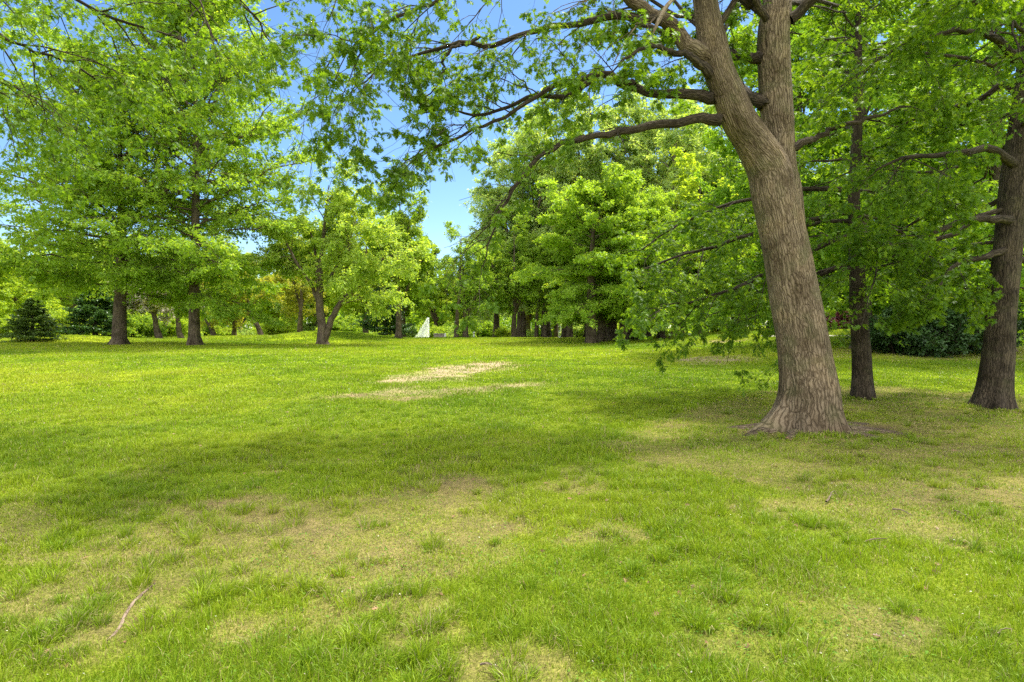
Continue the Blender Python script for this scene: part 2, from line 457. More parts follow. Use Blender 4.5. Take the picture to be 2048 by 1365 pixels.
def mixc(a, b, t): return a + (b - a) * np.asarray(t)[..., None]

def grid_axis(n, lo, hi, c, k):
    a, b = np.arcsinh((lo - c) / k), np.arcsinh((hi - c) / k)
    return c + k * np.sinh(np.linspace(a, b, n))
gx, gy = grid_axis(640, -420, 420, 0, 7), grid_axis(700, -60, 700, 8, 7)
X, Y = np.meshgrid(gx, gy)
gzv = gz(X, Y); dry, bare = masks(X, Y); tone = lawn_tone(X, Y)
gc = mixc(np.broadcast_to(C_LUSH, X.shape + (3,)), C_YEL, np.clip(tone, 0, 1) * .7)
gc = mixc(gc, C_DEEP, np.clip(-tone, 0, 1) * .6)
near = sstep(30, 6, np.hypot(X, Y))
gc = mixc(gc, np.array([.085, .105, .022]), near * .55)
gc = mixc(gc, C_STRAW * np.array([.66, .64, .64]), dry * .9)
gc = mixc(gc, mixc(np.broadcast_to(C_SOIL, X.shape + (3,)), C_PALE, sstep(12, 17, Y)), bare)
nx, ny = len(gx), len(gy)
ii, jj = np.meshgrid(np.arange(ny - 1), np.arange(nx - 1), indexing='ij')
b0 = (ii * nx + jj).ravel()
GROUND = attr_mat("lawn_soil", 0, .95, [(1.1, (.8, .82, .8), (1.2, 1.15, 1.1)), (9, (.72, .74, .7), (1.3, 1.26, 1.2)), (55, (.5, .5, .5), (1.5, 1.45, 1.4))], .8, .05)
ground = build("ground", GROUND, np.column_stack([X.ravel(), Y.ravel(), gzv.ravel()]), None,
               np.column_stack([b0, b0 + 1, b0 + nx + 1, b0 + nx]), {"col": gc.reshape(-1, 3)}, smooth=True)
tag(ground, kind="structure")

# pale path on the far side of the crest and on the right-hand slope
PATH = plain_mat("path_surface", (.42, .38, .33), .9, .12, 3)
def strip(name, pts, w, mat, lift=.03):
    c = resample(pts, 60); t = unit(np.gradient(c, axis=0)); n = np.column_stack([-t[:, 1], t[:, 0]])
    v = []
    for k in range(5):
        p = c[:, :2] + n * w * (k / 4 - .5)
        v.append(np.column_stack([p, gz(p[:, 0], p[:, 1]) + lift]))
    v = np.stack(v, 1).reshape(-1, 3); a, b = np.meshgrid(np.arange(59), np.arange(4), indexing='ij'); i = (a * 5 + b).ravel()
    return tag(build(name, mat, v, None, np.column_stack([i, i + 5, i + 6, i + 1]), smooth=True), kind="structure")
strip("path", [(-60, 96, 0), (-30, 84, 0), (0, 80, 0), (16, 82, 0), (30, 78, 0)], 3.4, PATH)
strip("path", [(16, 40, 0), (22, 38.5, 0), (30, 37.5, 0), (45, 39, 0)], 2.2, PATH)

# ------------------------------------------------------------------ grass: one mass of blades
rng = np.random.default_rng(5)
def scatter(dmin, dmax, n, slope=.98, power=-.35):
    # distance density ~ d * d^power per metre (denser close up)
    e = 2 + power; q = rng.random(n)
    d = (dmin ** e + q * (dmax ** e - dmin ** e)) ** (1 / e)
    return rng.uniform(-1, 1, n) * slope * d, d
def blades(x, y, ln, wd, lean, col, acc, heading=None):
    n = len(x); z = gz(x, y) - .004
    a = rng.uniform(0, 2 * np.pi, n) if heading is None else heading
    h = np.column_stack([np.cos(a), np.sin(a), np.zeros(n)])
    b = rng.uniform(0, np.pi, n); s = np.column_stack([np.cos(b), np.sin(b), np.zeros(n)]) * (wd / 2)[:, None]
    p0 = np.column_stack([x, y, z]); ln = ln[:, None]; le = lean[:, None]
    pm = p0 + h * ln * .38 * le + Z * ln * .6 * np.sqrt(np.maximum(1 - (le * .7) ** 2, .05))
    pt = p0 + h * ln * 1.0 * le + Z * ln * np.sqrt(np.maximum(1 - le ** 2, .02)) * .95
    V = np.stack([p0 - s, p0 + s, pm - s * .8, pm + s * .8, pt], 1)
    t = np.array([(0, 1, 3), (0, 3, 2), (2, 3, 4)])
    T = (t[None] + (np.arange(n) * 5)[:, None, None]).reshape(-1, 3)
    acc.add(V.reshape(-1, 3), t=T, col=np.repeat(col, 5, 0))
def blade_colours(x, y, dry, bare, deep=0.):
    n = len(x); t = lawn_tone(x, y) + rng.normal(0, .35, n)
    c = mixc(np.broadcast_to(C_LUSH, (n, 3)), C_YEL, np.clip(t, 0, 1)); c = mixc(c, C_DEEP, np.clip(-t + deep, 0, 1))
    straw = rng.random(n) < (.05 + .50 * dry + .5 * bare)
    c = np.where(straw[:, None], C_STRAW * rng.uniform(.6, 1.35, (n, 1)) * np.array([1, 1, rng.uniform(.8, 1.2)]), mixc(c, C_YEL * np.array([.98, .88, 1.6]), dry * .3))
    return c * rng.uniform(.72, 1.25, (n, 1))
g = Acc()
for dmin, dmax, n, pw in ((2.1, 4, 90000, 0.), (4, 62, 1200000, -1.6)):
    x, y = scatter(dmin, dmax, n, .98, pw)
    dr, ba = masks(x, y)
    lush = sstep(.42, .66, fbm(x, y, 1.6, 3, 61)) * (1 - dr)
    keep = rng.random(n) < (1 - .45 * dr) * (1 - .75 * ba)
    x, y, dr, ba, lush = x[keep], y[keep], dr[keep], ba[keep], lush[keep]; n = len(x)
    ln = (.030 + .046 * lush) * (1 - .45 * dr) * rng.uniform(.55, 1.5, n) * (1 + .25 * sstep(10, 30, y))
    wd = np.maximum(.0032, .00105 * y) * rng.uniform(.7, 1.3, n)
    blades(x, y, ln, wd, np.clip(rng.beta(2, 2, n) * .95 + .25 * dr, 0, .97), blade_colours(x, y, dr, ba), g)
# taller tussocks in the foreground turf
nt = 4200
x, y = scatter(2.3, 14, nt, .95, -.6)
dr, ba = masks(x, y)
p_t = .16 + .84 * sstep(.45, .54, fbm(x, y, .75, 3, 90)) * sstep(13, 6, y)
keep = (rng.random(nt) < p_t * (1 - .65 * dr)) & (ba < .3)
x, y, dr = x[keep], y[keep], dr[keep]; nt = len(x)
k = 110; rad = np.repeat(rng.uniform(.03, .10, nt), k)
ang = rng.uniform(0, 2 * np.pi, nt * k); rr = rad * np.sqrt(rng.random(nt * k))
bx, by = np.repeat(x, k) + rr * np.cos(ang), np.repeat(y, k) + rr * np.sin(ang)
big = np.repeat(rng.uniform(.055, .125, nt), k)
blades(bx, by, big * rng.uniform(.55, 1.2, nt * k), rng.uniform(.0028, .0048, nt * k), np.clip(.15 + .8 * rr / rad * rng.uniform(.5, 1.2, nt * k), 0, .95),
       blade_colours(bx, by, np.repeat(dr, k) * .4, 0 * bx, np.repeat(rng.uniform(-.5, .75, nt), k)), g, ang + rng.normal(0, .5, nt * k))
for fx, fd, fr, m_ in ((1608, 9.8, .62, 70), (1725, 13.6, .30, 26), (1985, 12.3, .46, 40)):
    c_ = at(fx, fd); a_ = rng.uniform(0, 2 * np.pi, m_); a_ = a_[np.sin(a_ * 3 + fx) > -.5]; m_ = len(a_); q_ = fr * rng.uniform(.85, 1.5, m_)
    k = 60; bx = np.repeat(c_[0] + q_ * np.cos(a_), k) + rng.normal(0, .05, m_ * k); by = np.repeat(c_[1] + q_ * np.sin(a_), k) + rng.normal(0, .05, m_ * k)
    blades(bx, by, rng.uniform(.03, .11, m_ * k), rng.uniform(.007, .012, m_ * k), np.clip(rng.beta(2, 2, m_ * k), .05, .95), blade_colours(bx, by, np.full(m_ * k, .35), 0 * bx, .2), g)
GRASS = attr_mat("grass_blade", .35, .5, None, 0, .25)
tag(g.build("grass", GRASS), "short green lawn grass with straw tufts", "grass", kind="stuff")

# low clover and small weeds among the grass
x, y = scatter(2.3, 15, 60000, .95, -.7)
k_ = (fbm(x, y, .9, 3, 140) > .54) & (rng.random(len(x)) < .7); x, y = x[k_], y[k_]; n = len(x)
pa = Acc(); ax = rng.normal(0, 1, (n, 3)) * np.array([1, 1, .3]) + np.array([0, 0, .25])
put_leaves(pa, LEAF_MID, np.column_stack([x, y, gz(x, y) + rng.uniform(.006, .035, n)]), ax, Z + rng.normal(0, .35, (n, 3)), np.maximum(.014, .0016 * y) * rng.uniform(.7, 1.9, n), rng)
CLOVER = leaf_mat("clover_leaf", [(0, (.07, .16, .02)), (.6, (.13, .25, .03)), (1, (.20, .31, .05))], .35, rough=.8, spec=.05)
tag(pa.build("clover", CLOVER), "low clover and small weeds among the grass", "clover", kind="stuff")

# pale fallen petals and seed flecks in the turf, and dead brown leaves
x, y = scatter(2.3, 34, 9000, .95, -.75)
w_ = rng.random(len(x)) < .25 + .75 * sstep(.45, .65, fbm(x, y, .5, 3, 120))
x, y = x[w_], y[w_]; n = len(x)
pa = Acc(); ax = rng.normal(0, 1, (n, 3)) * np.array([1, 1, .25])
put_leaves(pa, LEAF_KITE, np.column_stack([x, y, gz(x, y) + rng.uniform(.008, .04, n)]), ax, Z + rng.normal(0, .5, (n, 3)), np.maximum(.009, .0011 * y) * rng.uniform(.6, 1.7, n), rng)
FLECK = leaf_mat("fallen_fleck", [(0, (.5, .44, .32)), (.5, (.66, .62, .52)), (1, (.8, .78, .72))], .2, (1, 1, 1))
tag(pa.build("fallen_petals", FLECK), "pale petals and seed flecks scattered over the turf", "petals", kind="stuff")
x, y = scatter(2.3, 13, 900, .95, -.6)
for fx, fd, m_ in ((1608, 9.8, 420), (1725, 13.6, 120), (1985, 12.3, 200)):
    c_ = at(fx, fd); a_ = rng.uniform(0, 2 * np.pi, m_); q_ = .55 + rng.exponential(.45, m_)
    x = np.concatenate([x, c_[0] + q_ * np.cos(a_)]); y = np.concatenate([y, c_[1] + q_ * np.sin(a_)])
n = len(x)
pa = Acc(); ax = rng.normal(0, 1, (n, 3)) * np.array([1, 1, .2])
put_leaves(pa, LEAF_OAK, np.column_stack([x, y, gz(x, y) + rng.uniform(.006, .02, n)]), ax, Z + rng.normal(0, .5, (n, 3)), rng.uniform(.025, .06, n), rng)
DEADLEAF = leaf_mat("dead_leaf", [(0, (.12, .06, .03)), (1, (.28, .16, .08))], .1, (1, 1, 1))
tag(pa.build("leaf_litter", DEADLEAF), "brown dead leaf litter in the turf", "leaf litter", kind="stuff")

# ================================================================== TREES
def rel(acc, name, mat, parent, smooth=False):      # build a part given in world coordinates under its thing
    base = np.array(parent.location)
    acc.v = [v - base for v in acc.v]
    return acc.build(name, mat, parent, smooth)
def trace(pts, n=24):                # [(px, py, distance, width_px)] -> centre line and radii
    q = np.array([[*P3(a, b, d), w / 2 / F * d] for a, b, d, w in pts])
    r = resample(q, n)
    return r[:, :3], np.maximum(r[:, 3], .004)
def knobbly(N, K, rng, amp=.06, flare=None):
    th = np.arange(K) * 2 * np.pi / K; h = np.linspace(0, 1, N)
    m = np.ones((N, K))
    for k in range(5):
        m += amp / (k + 1) * np.sin((k + 1) * th[None] + rng.uniform(0, 6.3) + np.sin(h[:, None] * rng.uniform(3, 9) * (k + 1) + rng.uniform(0, 6.3)) * 1.5)
    return m
def root_flare(h, th, size, reach, n, ph, rng):
    """how much wider the trunk is at height h (metres) towards angle th"""
    lob = .5 - .5 * np.cos(n * (th - ph)); lob = lob ** 1.4
    wob = .75 + .25 * np.sin(2 * th + rng.uniform(0, 6)) + .15 * np.sin(3 * th + rng.uniform(0, 6))
    e1 = np.exp(-np.maximum(h, 0) / (reach * 1.6)); e2 = np.exp(-np.maximum(h, 0) / (reach * .55))
    return 1 + size * (.38 * e1 * (.65 + .35 * lob)[None] + .95 * e2 * (lob * wob)[None]) if h.ndim > 1 else None
def trunk_tube(acc, pts, rad, rng, K=48, flare=0, reach=.3, nl=6, ph=np.pi, amp=.035, ridge=0, knots=()):
    N = len(pts); th = np.arange(K) * 2 * np.pi / K
    m = knobbly(N, K, rng, amp)
    if flare:
        h = (pts[:, 2] - pts[0, 2])[:, None]
        m = m * root_flare(h, th, flare, reach, nl, ph, rng)
    if ridge:                       # furrowed outline, wrinkled collars and knots
        hh = np.broadcast_to((pts[:, 2] - pts[0, 2])[:, None], m.shape); tt = np.broadcast_to(th, m.shape)
        cx, cy = np.cos(tt) * 7, np.sin(tt) * 7
        m = m + ridge * (vnoise(cx + 40 + .3 * hh, cy + 40 + hh * 1.3) - .5) * 2 + ridge * .8 * (vnoise(cx * 2.4 + 90, cy * 2.4 + 90 + hh * 3) - .5)
        for kh, kt, kr, ka in knots:
            dt = (tt - kt + np.pi) % (2 * np.pi) - np.pi; q = ((hh - kh) / kr) ** 2 + (dt / (kr * 2.2)) ** 2
            m = m + ka * np.exp(-q) - ka * 1.1 * np.exp(-q * 7)
    tubes(acc, pts[None], rad[None], K, m[None])
def surface_root(acc, x0, y0, ang, L, r, rng, bend=.5):
    s = np.linspace(0, 1, 14); a = ang + bend * s + .25 * np.sin(s * rng.uniform(4, 8) + rng.uniform(0, 6))
    dx = np.cumsum(np.cos(a)) * L / 14; dy = np.cumsum(np.sin(a)) * L / 14
    x, y = x0 + dx, y0 + dy; R = r * (1 - .8 * s)
    tubes(acc, np.column_stack([x, y, gz(x, y) - R * .35 - .05 * s ** 3])[None], R[None], 8)

# ------------------------------------------------------------------ the big oak in front
rng = np.random.default_rng(11)
D0 = 9.8
hb = at(1608, D0)
oak = empty("oak_tree", hb, "broad old oak in the foreground, thick grey trunk forking into two stems and flaring roots", "tree")
tk = Acc()
mp, mr = trace([(1612, 882, D0, 112), (1612, 860, D0, 112), (1617, 788, D0, 112), (1610, 720, D0, 107), (1600, 650, D0, 106), (1589, 590, D0, 104), (1573, 500, D0, 99), (1550, 396, D0, 94), (1537, 336, D0, 90), (1502, 277, 9.7, 78),
                (1476, 237, 9.6, 74), (1452, 178, 9.5, 67), (1436, 138, 9.45, 65), (1423, 79, 9.4, 62), (1410, 0, 9.3, 52), (1390, -150, 9.2, 42), (1360, -330, 9.1, 28), (1330, -560, 9.0, 8)], 260)
mr *= .89
trunk_tube(tk, mp, mr, rng, 160, 2.0, .31, 6, np.pi * 1.02, .02, .022, ((2.25, 3.3, .10, .05), (3.05, 2.6, .14, .06), (4.1, 3.6, .12, .06), (1.35, 2.5, .08, .04), (4.9, 2.9, .16, .05), (.75, 3.9, .10, .04), (3.5, 4.1, .09, .05)))
rp, rr_ = trace([(1576, 450, D0 + .02, 66), (1568, 380, D0 + .1, 68), (1562, 336, D0 + .15, 62), (1559, 277, D0 + .2, 58), (1554, 237, D0 + .25, 64), (1550, 178, D0 + .3, 66), (1546, 79, D0 + .3, 65),
                (1553, 10, D0 + .35, 58), (1566, -140, D0 + .6, 42), (1590, -330, D0 + .9, 26), (1610, -520, D0 + 1, 8)], 140)
rr_ *= .94
trunk_tube(tk, rp, rr_, rng, 110, 0, amp=.025, ridge=.022, knots=((1.0, 3.4, .10, .07), (2.1, 2.7, .12, .08), (1.7, 3.9, .08, .06)))
tr = rel(tk, "trunk", OAK_BARK, oak, True)
ra = Acc()
for a_, L_, r_, b_ in ((-2.8, .75, .085, .3), (-2.25, .5, .08, -.4), (-.3, 1.0, .085, -.25), (-.85, .5, .075, .3), (2.9, .6, .08, .2), (.35, .8, .08, .2)):
    ra = Acc(); surface_root(ra, hb[0] + .55 * math.cos(a_), hb[1] + .55 * math.sin(a_), a_, L_ + .2, r_ * 1.7, rng, b_)
    rel(ra, "root", OAK_BARK, oak, True)

HL = [  # limbs seen in the photograph: px, py, distance, width in px; how leafy
    ([(1440, 240, 9.5, 26), (1380, 232, 9.4, 21), (1300, 240, 9.2, 19), (1235, 258, 9.0, 17), (1170, 258, 8.8, 14), (1100, 265, 8.7, 13), (1050, 300, 8.6, 11), (1000, 360, 8.5, 9), (962, 410, 8.4, 6), (942, 460, 8.4, 4), (932, 500, 8.4, 2)], 12, .30, .55),
    ([(1430, 195, 9.5, 30), (1380, 190, 9.6, 24), (1300, 180, 9.8, 20), (1240, 162, 10, 18), (1190, 158, 10.1, 15), (1130, 180, 10.1, 13), (1060, 185, 10.1, 11), (1000, 215, 10.1, 9), (930, 230, 10, 7), (870, 225, 9.9, 5), (790, 235, 9.8, 2)], 12, .7, .65),
    ([(1270, 170, 9.9, 14), (1230, 150, 9.8, 13), (1160, 148, 9.7, 12), (1080, 175, 9.6, 11), (1000, 225, 9.5, 9), (920, 255, 9.4, 7), (860, 280, 9.3, 5), (800, 320, 9.2, 2)], 10, .75, .6),
    ([(1425, 120, 9.4, 46), (1370, 80, 9.2, 37), (1320, 40, 9.1, 33), (1270, 8, 9.0, 29), (1200, -40, 8.9, 26), (1080, -90, 8.7, 20), (900, -120, 8.4, 14), (740, -110, 8.2, 8), (600, -60, 8, 3)], 14, 1.0, .9),
    ([(1325, 45, 9.1, 20), (1260, 35, 9.2, 17), (1180, 40, 9.3, 15), (1100, 50, 9.3, 13), (1020, 64, 9.3, 12), (950, 72, 9.3, 12), (885, 64, 9.2, 10), (810, 88, 9.1, 8), (740, 110, 9.0, 6), (690, 145, 9, 4), (640, 190, 8.9, 2)], 12, .85, .65),
    ([(960, 72, 9.3, 8), (915, 100, 9.2, 7), (890, 140, 9.1, 5), (850, 185, 9, 4), (820, 240, 9, 2)], 6, .7, .6),
    ([(1420, 150, 9.4, 24), (1385, 118, 9.2, 18), (1350, 98, 9.0, 15), (1300, 84, 8.6, 11), (1240, 90, 8.3, 8), (1190, 110, 8.0, 4)], 5, 1.0, .7),
    ([(1150, -60, 8.8, 16), (1040, -40, 8.4, 14), (940, -10, 8.1, 11), (830, 20, 7.9, 9), (720, 70, 7.7, 7), (640, 120, 7.6, 5), (590, 180, 7.5, 2)], 11, 1.0, .7),
    ([(1530, 215, 10, 32), (1500, 200, 10.1, 28), (1470, 175, 10.3, 24), (1400, 120, 10.7, 18), (1300, 60, 11.2, 12), (1200, 30, 11.6, 6)], 9, 1.0, .9),
    ([(1530, 118, 10, 26), (1490, 100, 10.1, 22), (1450, 88, 10.3, 17), (1390, 40, 10.6, 12), (1320, -20, 11, 5)], 8, 1.0, .9),
    ([(1585, 295, 9.9, 20), (1620, 288, 9.9, 15), (1660, 270, 9.9, 13), (1700, 258, 9.9, 11), (1760, 240, 9.8, 8), (1810, 230, 9.7, 5), (1860, 240, 9.6, 2)], 6, .8, .6),
    ([(1580, 40, 10, 24), (1640, -20, 9.8, 20), (1740, -60, 9.4, 15), (1850, -60, 9.0, 10), (1960, -10, 8.6, 4)], 11, 1.0, .9),
    ([(1500, 8, 10, 36), (1460, -60, 9.8, 30), (1380, -160, 9.3, 22), (1250, -230, 8.7, 14), (1100, -260, 8.0, 6)], 11, .8, .9),
]
crown = Acc()
def limb_sprays(P, R, rng, M, leafy, crown, wood, shape, size, l2=(.6, 1.9), n3=8, whorl=5, droop=.35, lv=2):
    A, AR = shoots(P[None], R[None], rng, M, .22, 1., 52, .42, .45, .7, droop, .05, 9, .16, .010, .6, l2[1], l2[0])
    B_, BR = shoots(A, AR, rng, n3, .15, 1., 48, .48, .4, .6, droop * .8, .0, 6, .18, .010, .7, .95, .22)
    tubes(wood, A, np.maximum(AR, .0035), 5); tubes(wood, B_, np.maximum(BR, .0022), 4)
    keep = rng.random(len(B_)) < leafy
    C_, CR = shoots(B_[keep], BR[keep], rng, 3, .3, 1., 50, .5, .3, .8, .25, 0, 4, .15, .010, .8, .4, .08)
    tubes(wood, C_, np.maximum(CR, .0016), 3)
    leaf_on(crown, shape, C_, rng, lv, size, .55, .55, .015, whorl, .35, .5)
    leaf_on(crown, shape, B_[keep], rng, 2, size, .6, .55, .015, whorl, .35, .5)
for pts, M, leafy, sz in HL:
    P, R = trace(pts, 30); R = R * np.linspace(.92, .72, 30)
    w = np.cumsum(rng.normal(0, .024, (30, 3)), 0); P = P + w - w[:1]
    wood = Acc(); tubes(wood, P[None], R[None], 12, knobbly(30, 12, rng, .05)[None])
    limb_sprays(P, R, rng, M, leafy * .68, crown, wood, LEAF_OAK, .100, (.5 * sz + .1, 1.9 * sz), droop=.38 * sz, lv=3)
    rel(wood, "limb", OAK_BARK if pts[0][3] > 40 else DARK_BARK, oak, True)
# upper crown above the frame, casting the shade
up1, up1r = shoots(np.stack([resample(mp[184:], 24), resample(rp[79:], 24)]), np.stack([resample(np.column_stack([mr[184:]] * 3), 24)[:, 0], resample(np.column_stack([rr_[79:]] * 3), 24)[:, 0]]), rng, 12, .1, 1, 62, 1.0, .5, 1.6, .1, .25, 12, .14, .012, .6, 5.2, 1.4)
wood = Acc(); tubes(wood, up1, up1r, 7)
A, AR = shoots(up1, up1r, rng, 7, .2, 1, 50, .45, .45, .6, .12, .05, 7, .16, .011, .7, 2.2, .4)
B_, BR = shoots(A, AR, rng, 5, .2, 1, 50, .5, .4, .6, .12, .0, 5, .16, .011, .7, .9, .2)
tubes(wood, A, np.maximum(AR, .004), 5); tubes(wood, B_, np.maximum(BR, .0025), 3)
leaf_on(crown, LEAF_OAK, B_, rng, 1, .11, .4, .6, .04, 4, .3, .5)
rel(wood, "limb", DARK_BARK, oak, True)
rel(crown, "crown", LEAF_NEAR, oak)
# bleached dead branch hanging from the limb
dead = Acc(); P, R = trace([(1366, -14, 9.0, 9), (1340, 4, 8.9, 8), (1324, 30, 8.85, 9), (1310, 58, 8.8, 6), (1304, 76, 8.8, 2)], 14)
tubes(dead, P[None], R[None], 8, knobbly(14, 8, rng, .1)[None])
rel(dead, "dead_branch", bark_mat("bleached_wood", (.12, .09, .065), (.25, .195, .14), (.36, .29, .22), 1.2, .5), oak, True)

# ------------------------------------------------------------------ generic near oak with traced trunk and procedural boughs
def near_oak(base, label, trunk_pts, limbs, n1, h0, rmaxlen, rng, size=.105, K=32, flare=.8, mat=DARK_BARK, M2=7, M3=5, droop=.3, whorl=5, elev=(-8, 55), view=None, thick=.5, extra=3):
    t = empty("oak_tree", base, label, "tree")
    P, R = trace(trunk_pts, 70); tk = Acc()
    trunk_tube(tk, P, R, rng, K * 2, flare, .30, 6, rng.uniform(0, 6), .035, .03); rel(tk, "trunk", mat, t, True)
    crown = Acc()
    for pts, M, leafy in limbs:
        p, r = trace(pts, 22); w = np.cumsum(rng.normal(0, .02, (22, 3)), 0); p = p + w - w[:1]
        wood = Acc(); tubes(wood, p[None], r[None], 8)
        limb_sprays(p, r, rng, M + extra, leafy, crown, wood, LEAF_OAK, size * 1.08, (.5, 1.6), 7, whorl, droop, 3 if extra else 2)
        rel(wood, "limb", mat, t, True)
    z0, z1 = P[0, 2], P[-1, 2]
    k = np.arange(n1); f = (k + rng.random(n1)) / n1; h = h0 + f * ((z1 - z0) * .97 - h0)
    tt = np.interp(z0 + h, P[:, 2], np.linspace(0, 1, len(P)))
    b = lerp_along(P[None], tt[None])[0]; br = lerp_along(R[None], tt[None])[0]
    az = k * 2.39996 + rng.normal(0, .35, n1); el = np.radians(elev[0] + (elev[1] - elev[0]) * f ** 1.1 + rng.normal(0, 7, n1))
    L = rmaxlen * (1 - f ** 1.7) ** .75 * rng.uniform(.65, 1.15, n1) + .4
    d = np.column_stack([np.cos(az) * np.cos(el), np.sin(az) * np.cos(el), np.sin(el)])
    s = np.linspace(0, 1, 10)[:, None]; w = np.cumsum(rng.normal(0, 1, (n1, 10, 3)), 1); w = (w - w[:, :1]) * .018
    Q = b[:, None] + L[:, None, None] * (s * d[:, None] - .12 * s ** 2 * Z + w)
    QR = np.minimum(br * thick, L * .011)[:, None] * (1 - .75 * s[:, 0])
    keep = np.ones(n1, bool) if view is None else view(b + d * L[:, None] * .6)
    Q, QR = Q[keep], QR[keep]
    wood = Acc(); tubes(wood, Q, QR, 7)
    A, AR = shoots(Q, QR, rng, M2 + 2, .2, 1, 50, .42, .4, .45, droop * .6, .0, 7, .16, .010, .7, 2.2, .35)
    B_, BR = shoots(A, AR, rng, M3, .2, 1, 48, .5, .4, .5, droop, .0, 5, .16, .010, .7, .9, .2)
    tubes(wood, A, np.maximum(AR, .003), 5); tubes(wood, B_, np.maximum(BR, .002), 3)
    leaf_on(crown, LEAF_OAK, B_, rng, 4, size * 1.2, .3, .5, .03, whorl, .3, .5)
    leaf_on(crown, LEAF_OAK, A, rng, 4, size * 1.2, .5, .5, .03, whorl, .3, .5)
    rel(wood, "limb", mat, t, True); rel(crown, "crown", LEAF_NEAR, t)
    return t
rng = np.random.default_rng(21)
D1 = 13.6
near_oak(at(1725, D1), "slim dark oak standing just behind the thick forked trunk", [(1726, 815, D1, 40), (1725, 790, D1, 38), (1722, 700, D1, 34), (1716, 600, D1, 31), (1711, 500, D1, 26), (1708, 400, D1, 22), (1713, 280, D1, 20), (1716, 160, D1, 16), (1716, 60, D1, 12), (1714, -60, D1, 8), (1712, -170, D1, 3)],
  [([(1712, 470, 13.5, 14), (1640, 490, 13.3, 11), (1560, 530, 13, 9), (1470, 565, 12.7, 7), (1390, 592, 12.4, 5), (1315, 605, 12.2, 3)], 9, 1),
   ([(1710, 420, 13.6, 13), (1620, 440, 13.5, 10), (1500, 470, 13.3, 8), (1390, 495, 13.1, 6), (1280, 535, 12.9, 3)], 9, 1),
   ([(1710, 380, 13.7, 12), (1600, 380, 14.2, 9), (1480, 400, 14.6, 7), (1380, 440, 14.8, 5), (1300, 500, 15, 3)], 8, 1),
   ([(1714, 520, 13.6, 13), (1650, 545, 13.9, 9), (1580, 570, 14.2, 7), (1500, 590, 14.4, 5), (1430, 585, 14.5, 3)], 8, 1),
   ([(1712, 485, 13.5, 14), (1760, 490, 13.2, 11), (1820, 500, 12.9, 8), (1880, 540, 12.6, 5), (1930, 600, 12.4, 3)], 8, 1)],
  48, 3.0, 3.7, rng, .10, 24, .75, view=lambda p: p[:, 1] > D1 + .3, droop=.13)
D2 = 12.3
near_oak(at(1985, D2), "stout dark-barked oak leaning out on the shaded turf right of the slim oak", [(1984, 845, D2, 52), (1984, 822, D2, 52), (1990, 760, D2, 53), (1997, 700, D2, 53), (2005, 600, D2, 51), (2018, 480, D2, 47), (2032, 350, D2, 48), (2046, 220, D2, 38), (2056, 100, D2, 30), (2062, -80, D2, 22), (2070, -300, D2, 12), (2075, -480, D2, 3)],
  [([(2030, 330, 12.2, 20), (1980, 300, 11.7, 16), (1920, 290, 11.2, 12), (1840, 300, 10.8, 9), (1790, 310, 10.5, 6), (1750, 340, 10.4, 3)], 6, 1),
   ([(2020, 440, 12.1, 18), (1960, 440, 11.6, 14), (1890, 460, 11.2, 10), (1840, 480, 10.9, 7), (1800, 510, 10.8, 3)], 6, 1),
   ([(2012, 500, 12.2, 16), (1960, 520, 12, 12), (1910, 530, 11.8, 8), (1870, 565, 11.6, 5), (1840, 605, 11.5, 2)], 7, 1),
   ([(2044, 190, 12.4, 20), (2000, 165, 12.6, 14), (1930, 200, 12.9, 10), (1850, 230, 13.1, 7), (1780, 260, 13.3, 3)], 8, 1),
   ([(2050, 130, 12.2, 20), (1990, 80, 11.6, 15), (1900, 60, 11, 11), (1820, 80, 10.5, 7), (1760, 120, 10.2, 3)], 8, 1)],
  46, 3.3, 4.6, rng, .105, 32, 2.2, view=lambda p: (p[:, 1] > D2 - .6) | (np.arange(len(p)) % 3 == 0) | (p[:, 2] > 6), droop=.22)
# oak whose trunk stands outside the frame at the left; its boughs hang into the upper left
near_oak(np.array([-11.5, 6.0, float(gz(-11.5, 6))]), "oak boughs reaching in from beyond the left edge, above the lawn", [(1024 - 11.5 / 6 * F, 1010, 6, 150), (1024 - 11.5 / 6 * F, 700, 6, 130), (1024 - 11.4 / 6 * F, 300, 6, 110), (1024 - 11.2 / 6 * F, -200, 6, 90), (1024 - 11 / 6 * F, -900, 6, 40), (1024 - 11 / 6 * F, -1500, 6, 8)],
  [([(-1180, 0, 6.2, 60), (-500, -60, 8, 34), (-100, 20, 9.5, 16), (40, 80, 10, 7), (100, 110, 10.4, 5), (170, 150, 10.8, 4), (240, 200, 11, 2)], 13, .9),
   ([(-1180, -100, 6.2, 60), (-500, -180, 7.6, 34), (-60, -120, 8.8, 18), (120, -20, 9.4, 8), (220, 30, 9.8, 6), (320, 60, 10, 4), (420, 100, 10.2, 2)], 13, .9),
   ([(-1150, 100, 6.2, 50), (-560, 60, 7.6, 28), (-180, 120, 8.6, 12), (-60, 150, 9, 6), (-10, 175, 9.3, 4), (30, 200, 9.5, 2)], 10, .9),
   ([(-1150, -250, 6.2, 60), (-400, -320, 7.6, 30), (60, -200, 8.6, 18), (260, -110, 9, 12), (420, -40, 9.4, 8), (500, 10, 9.6, 5), (550, 80, 9.8, 2)], 13, .8)],
  5, 8.5, 2.5, rng, .10, 24, .8, extra=0)

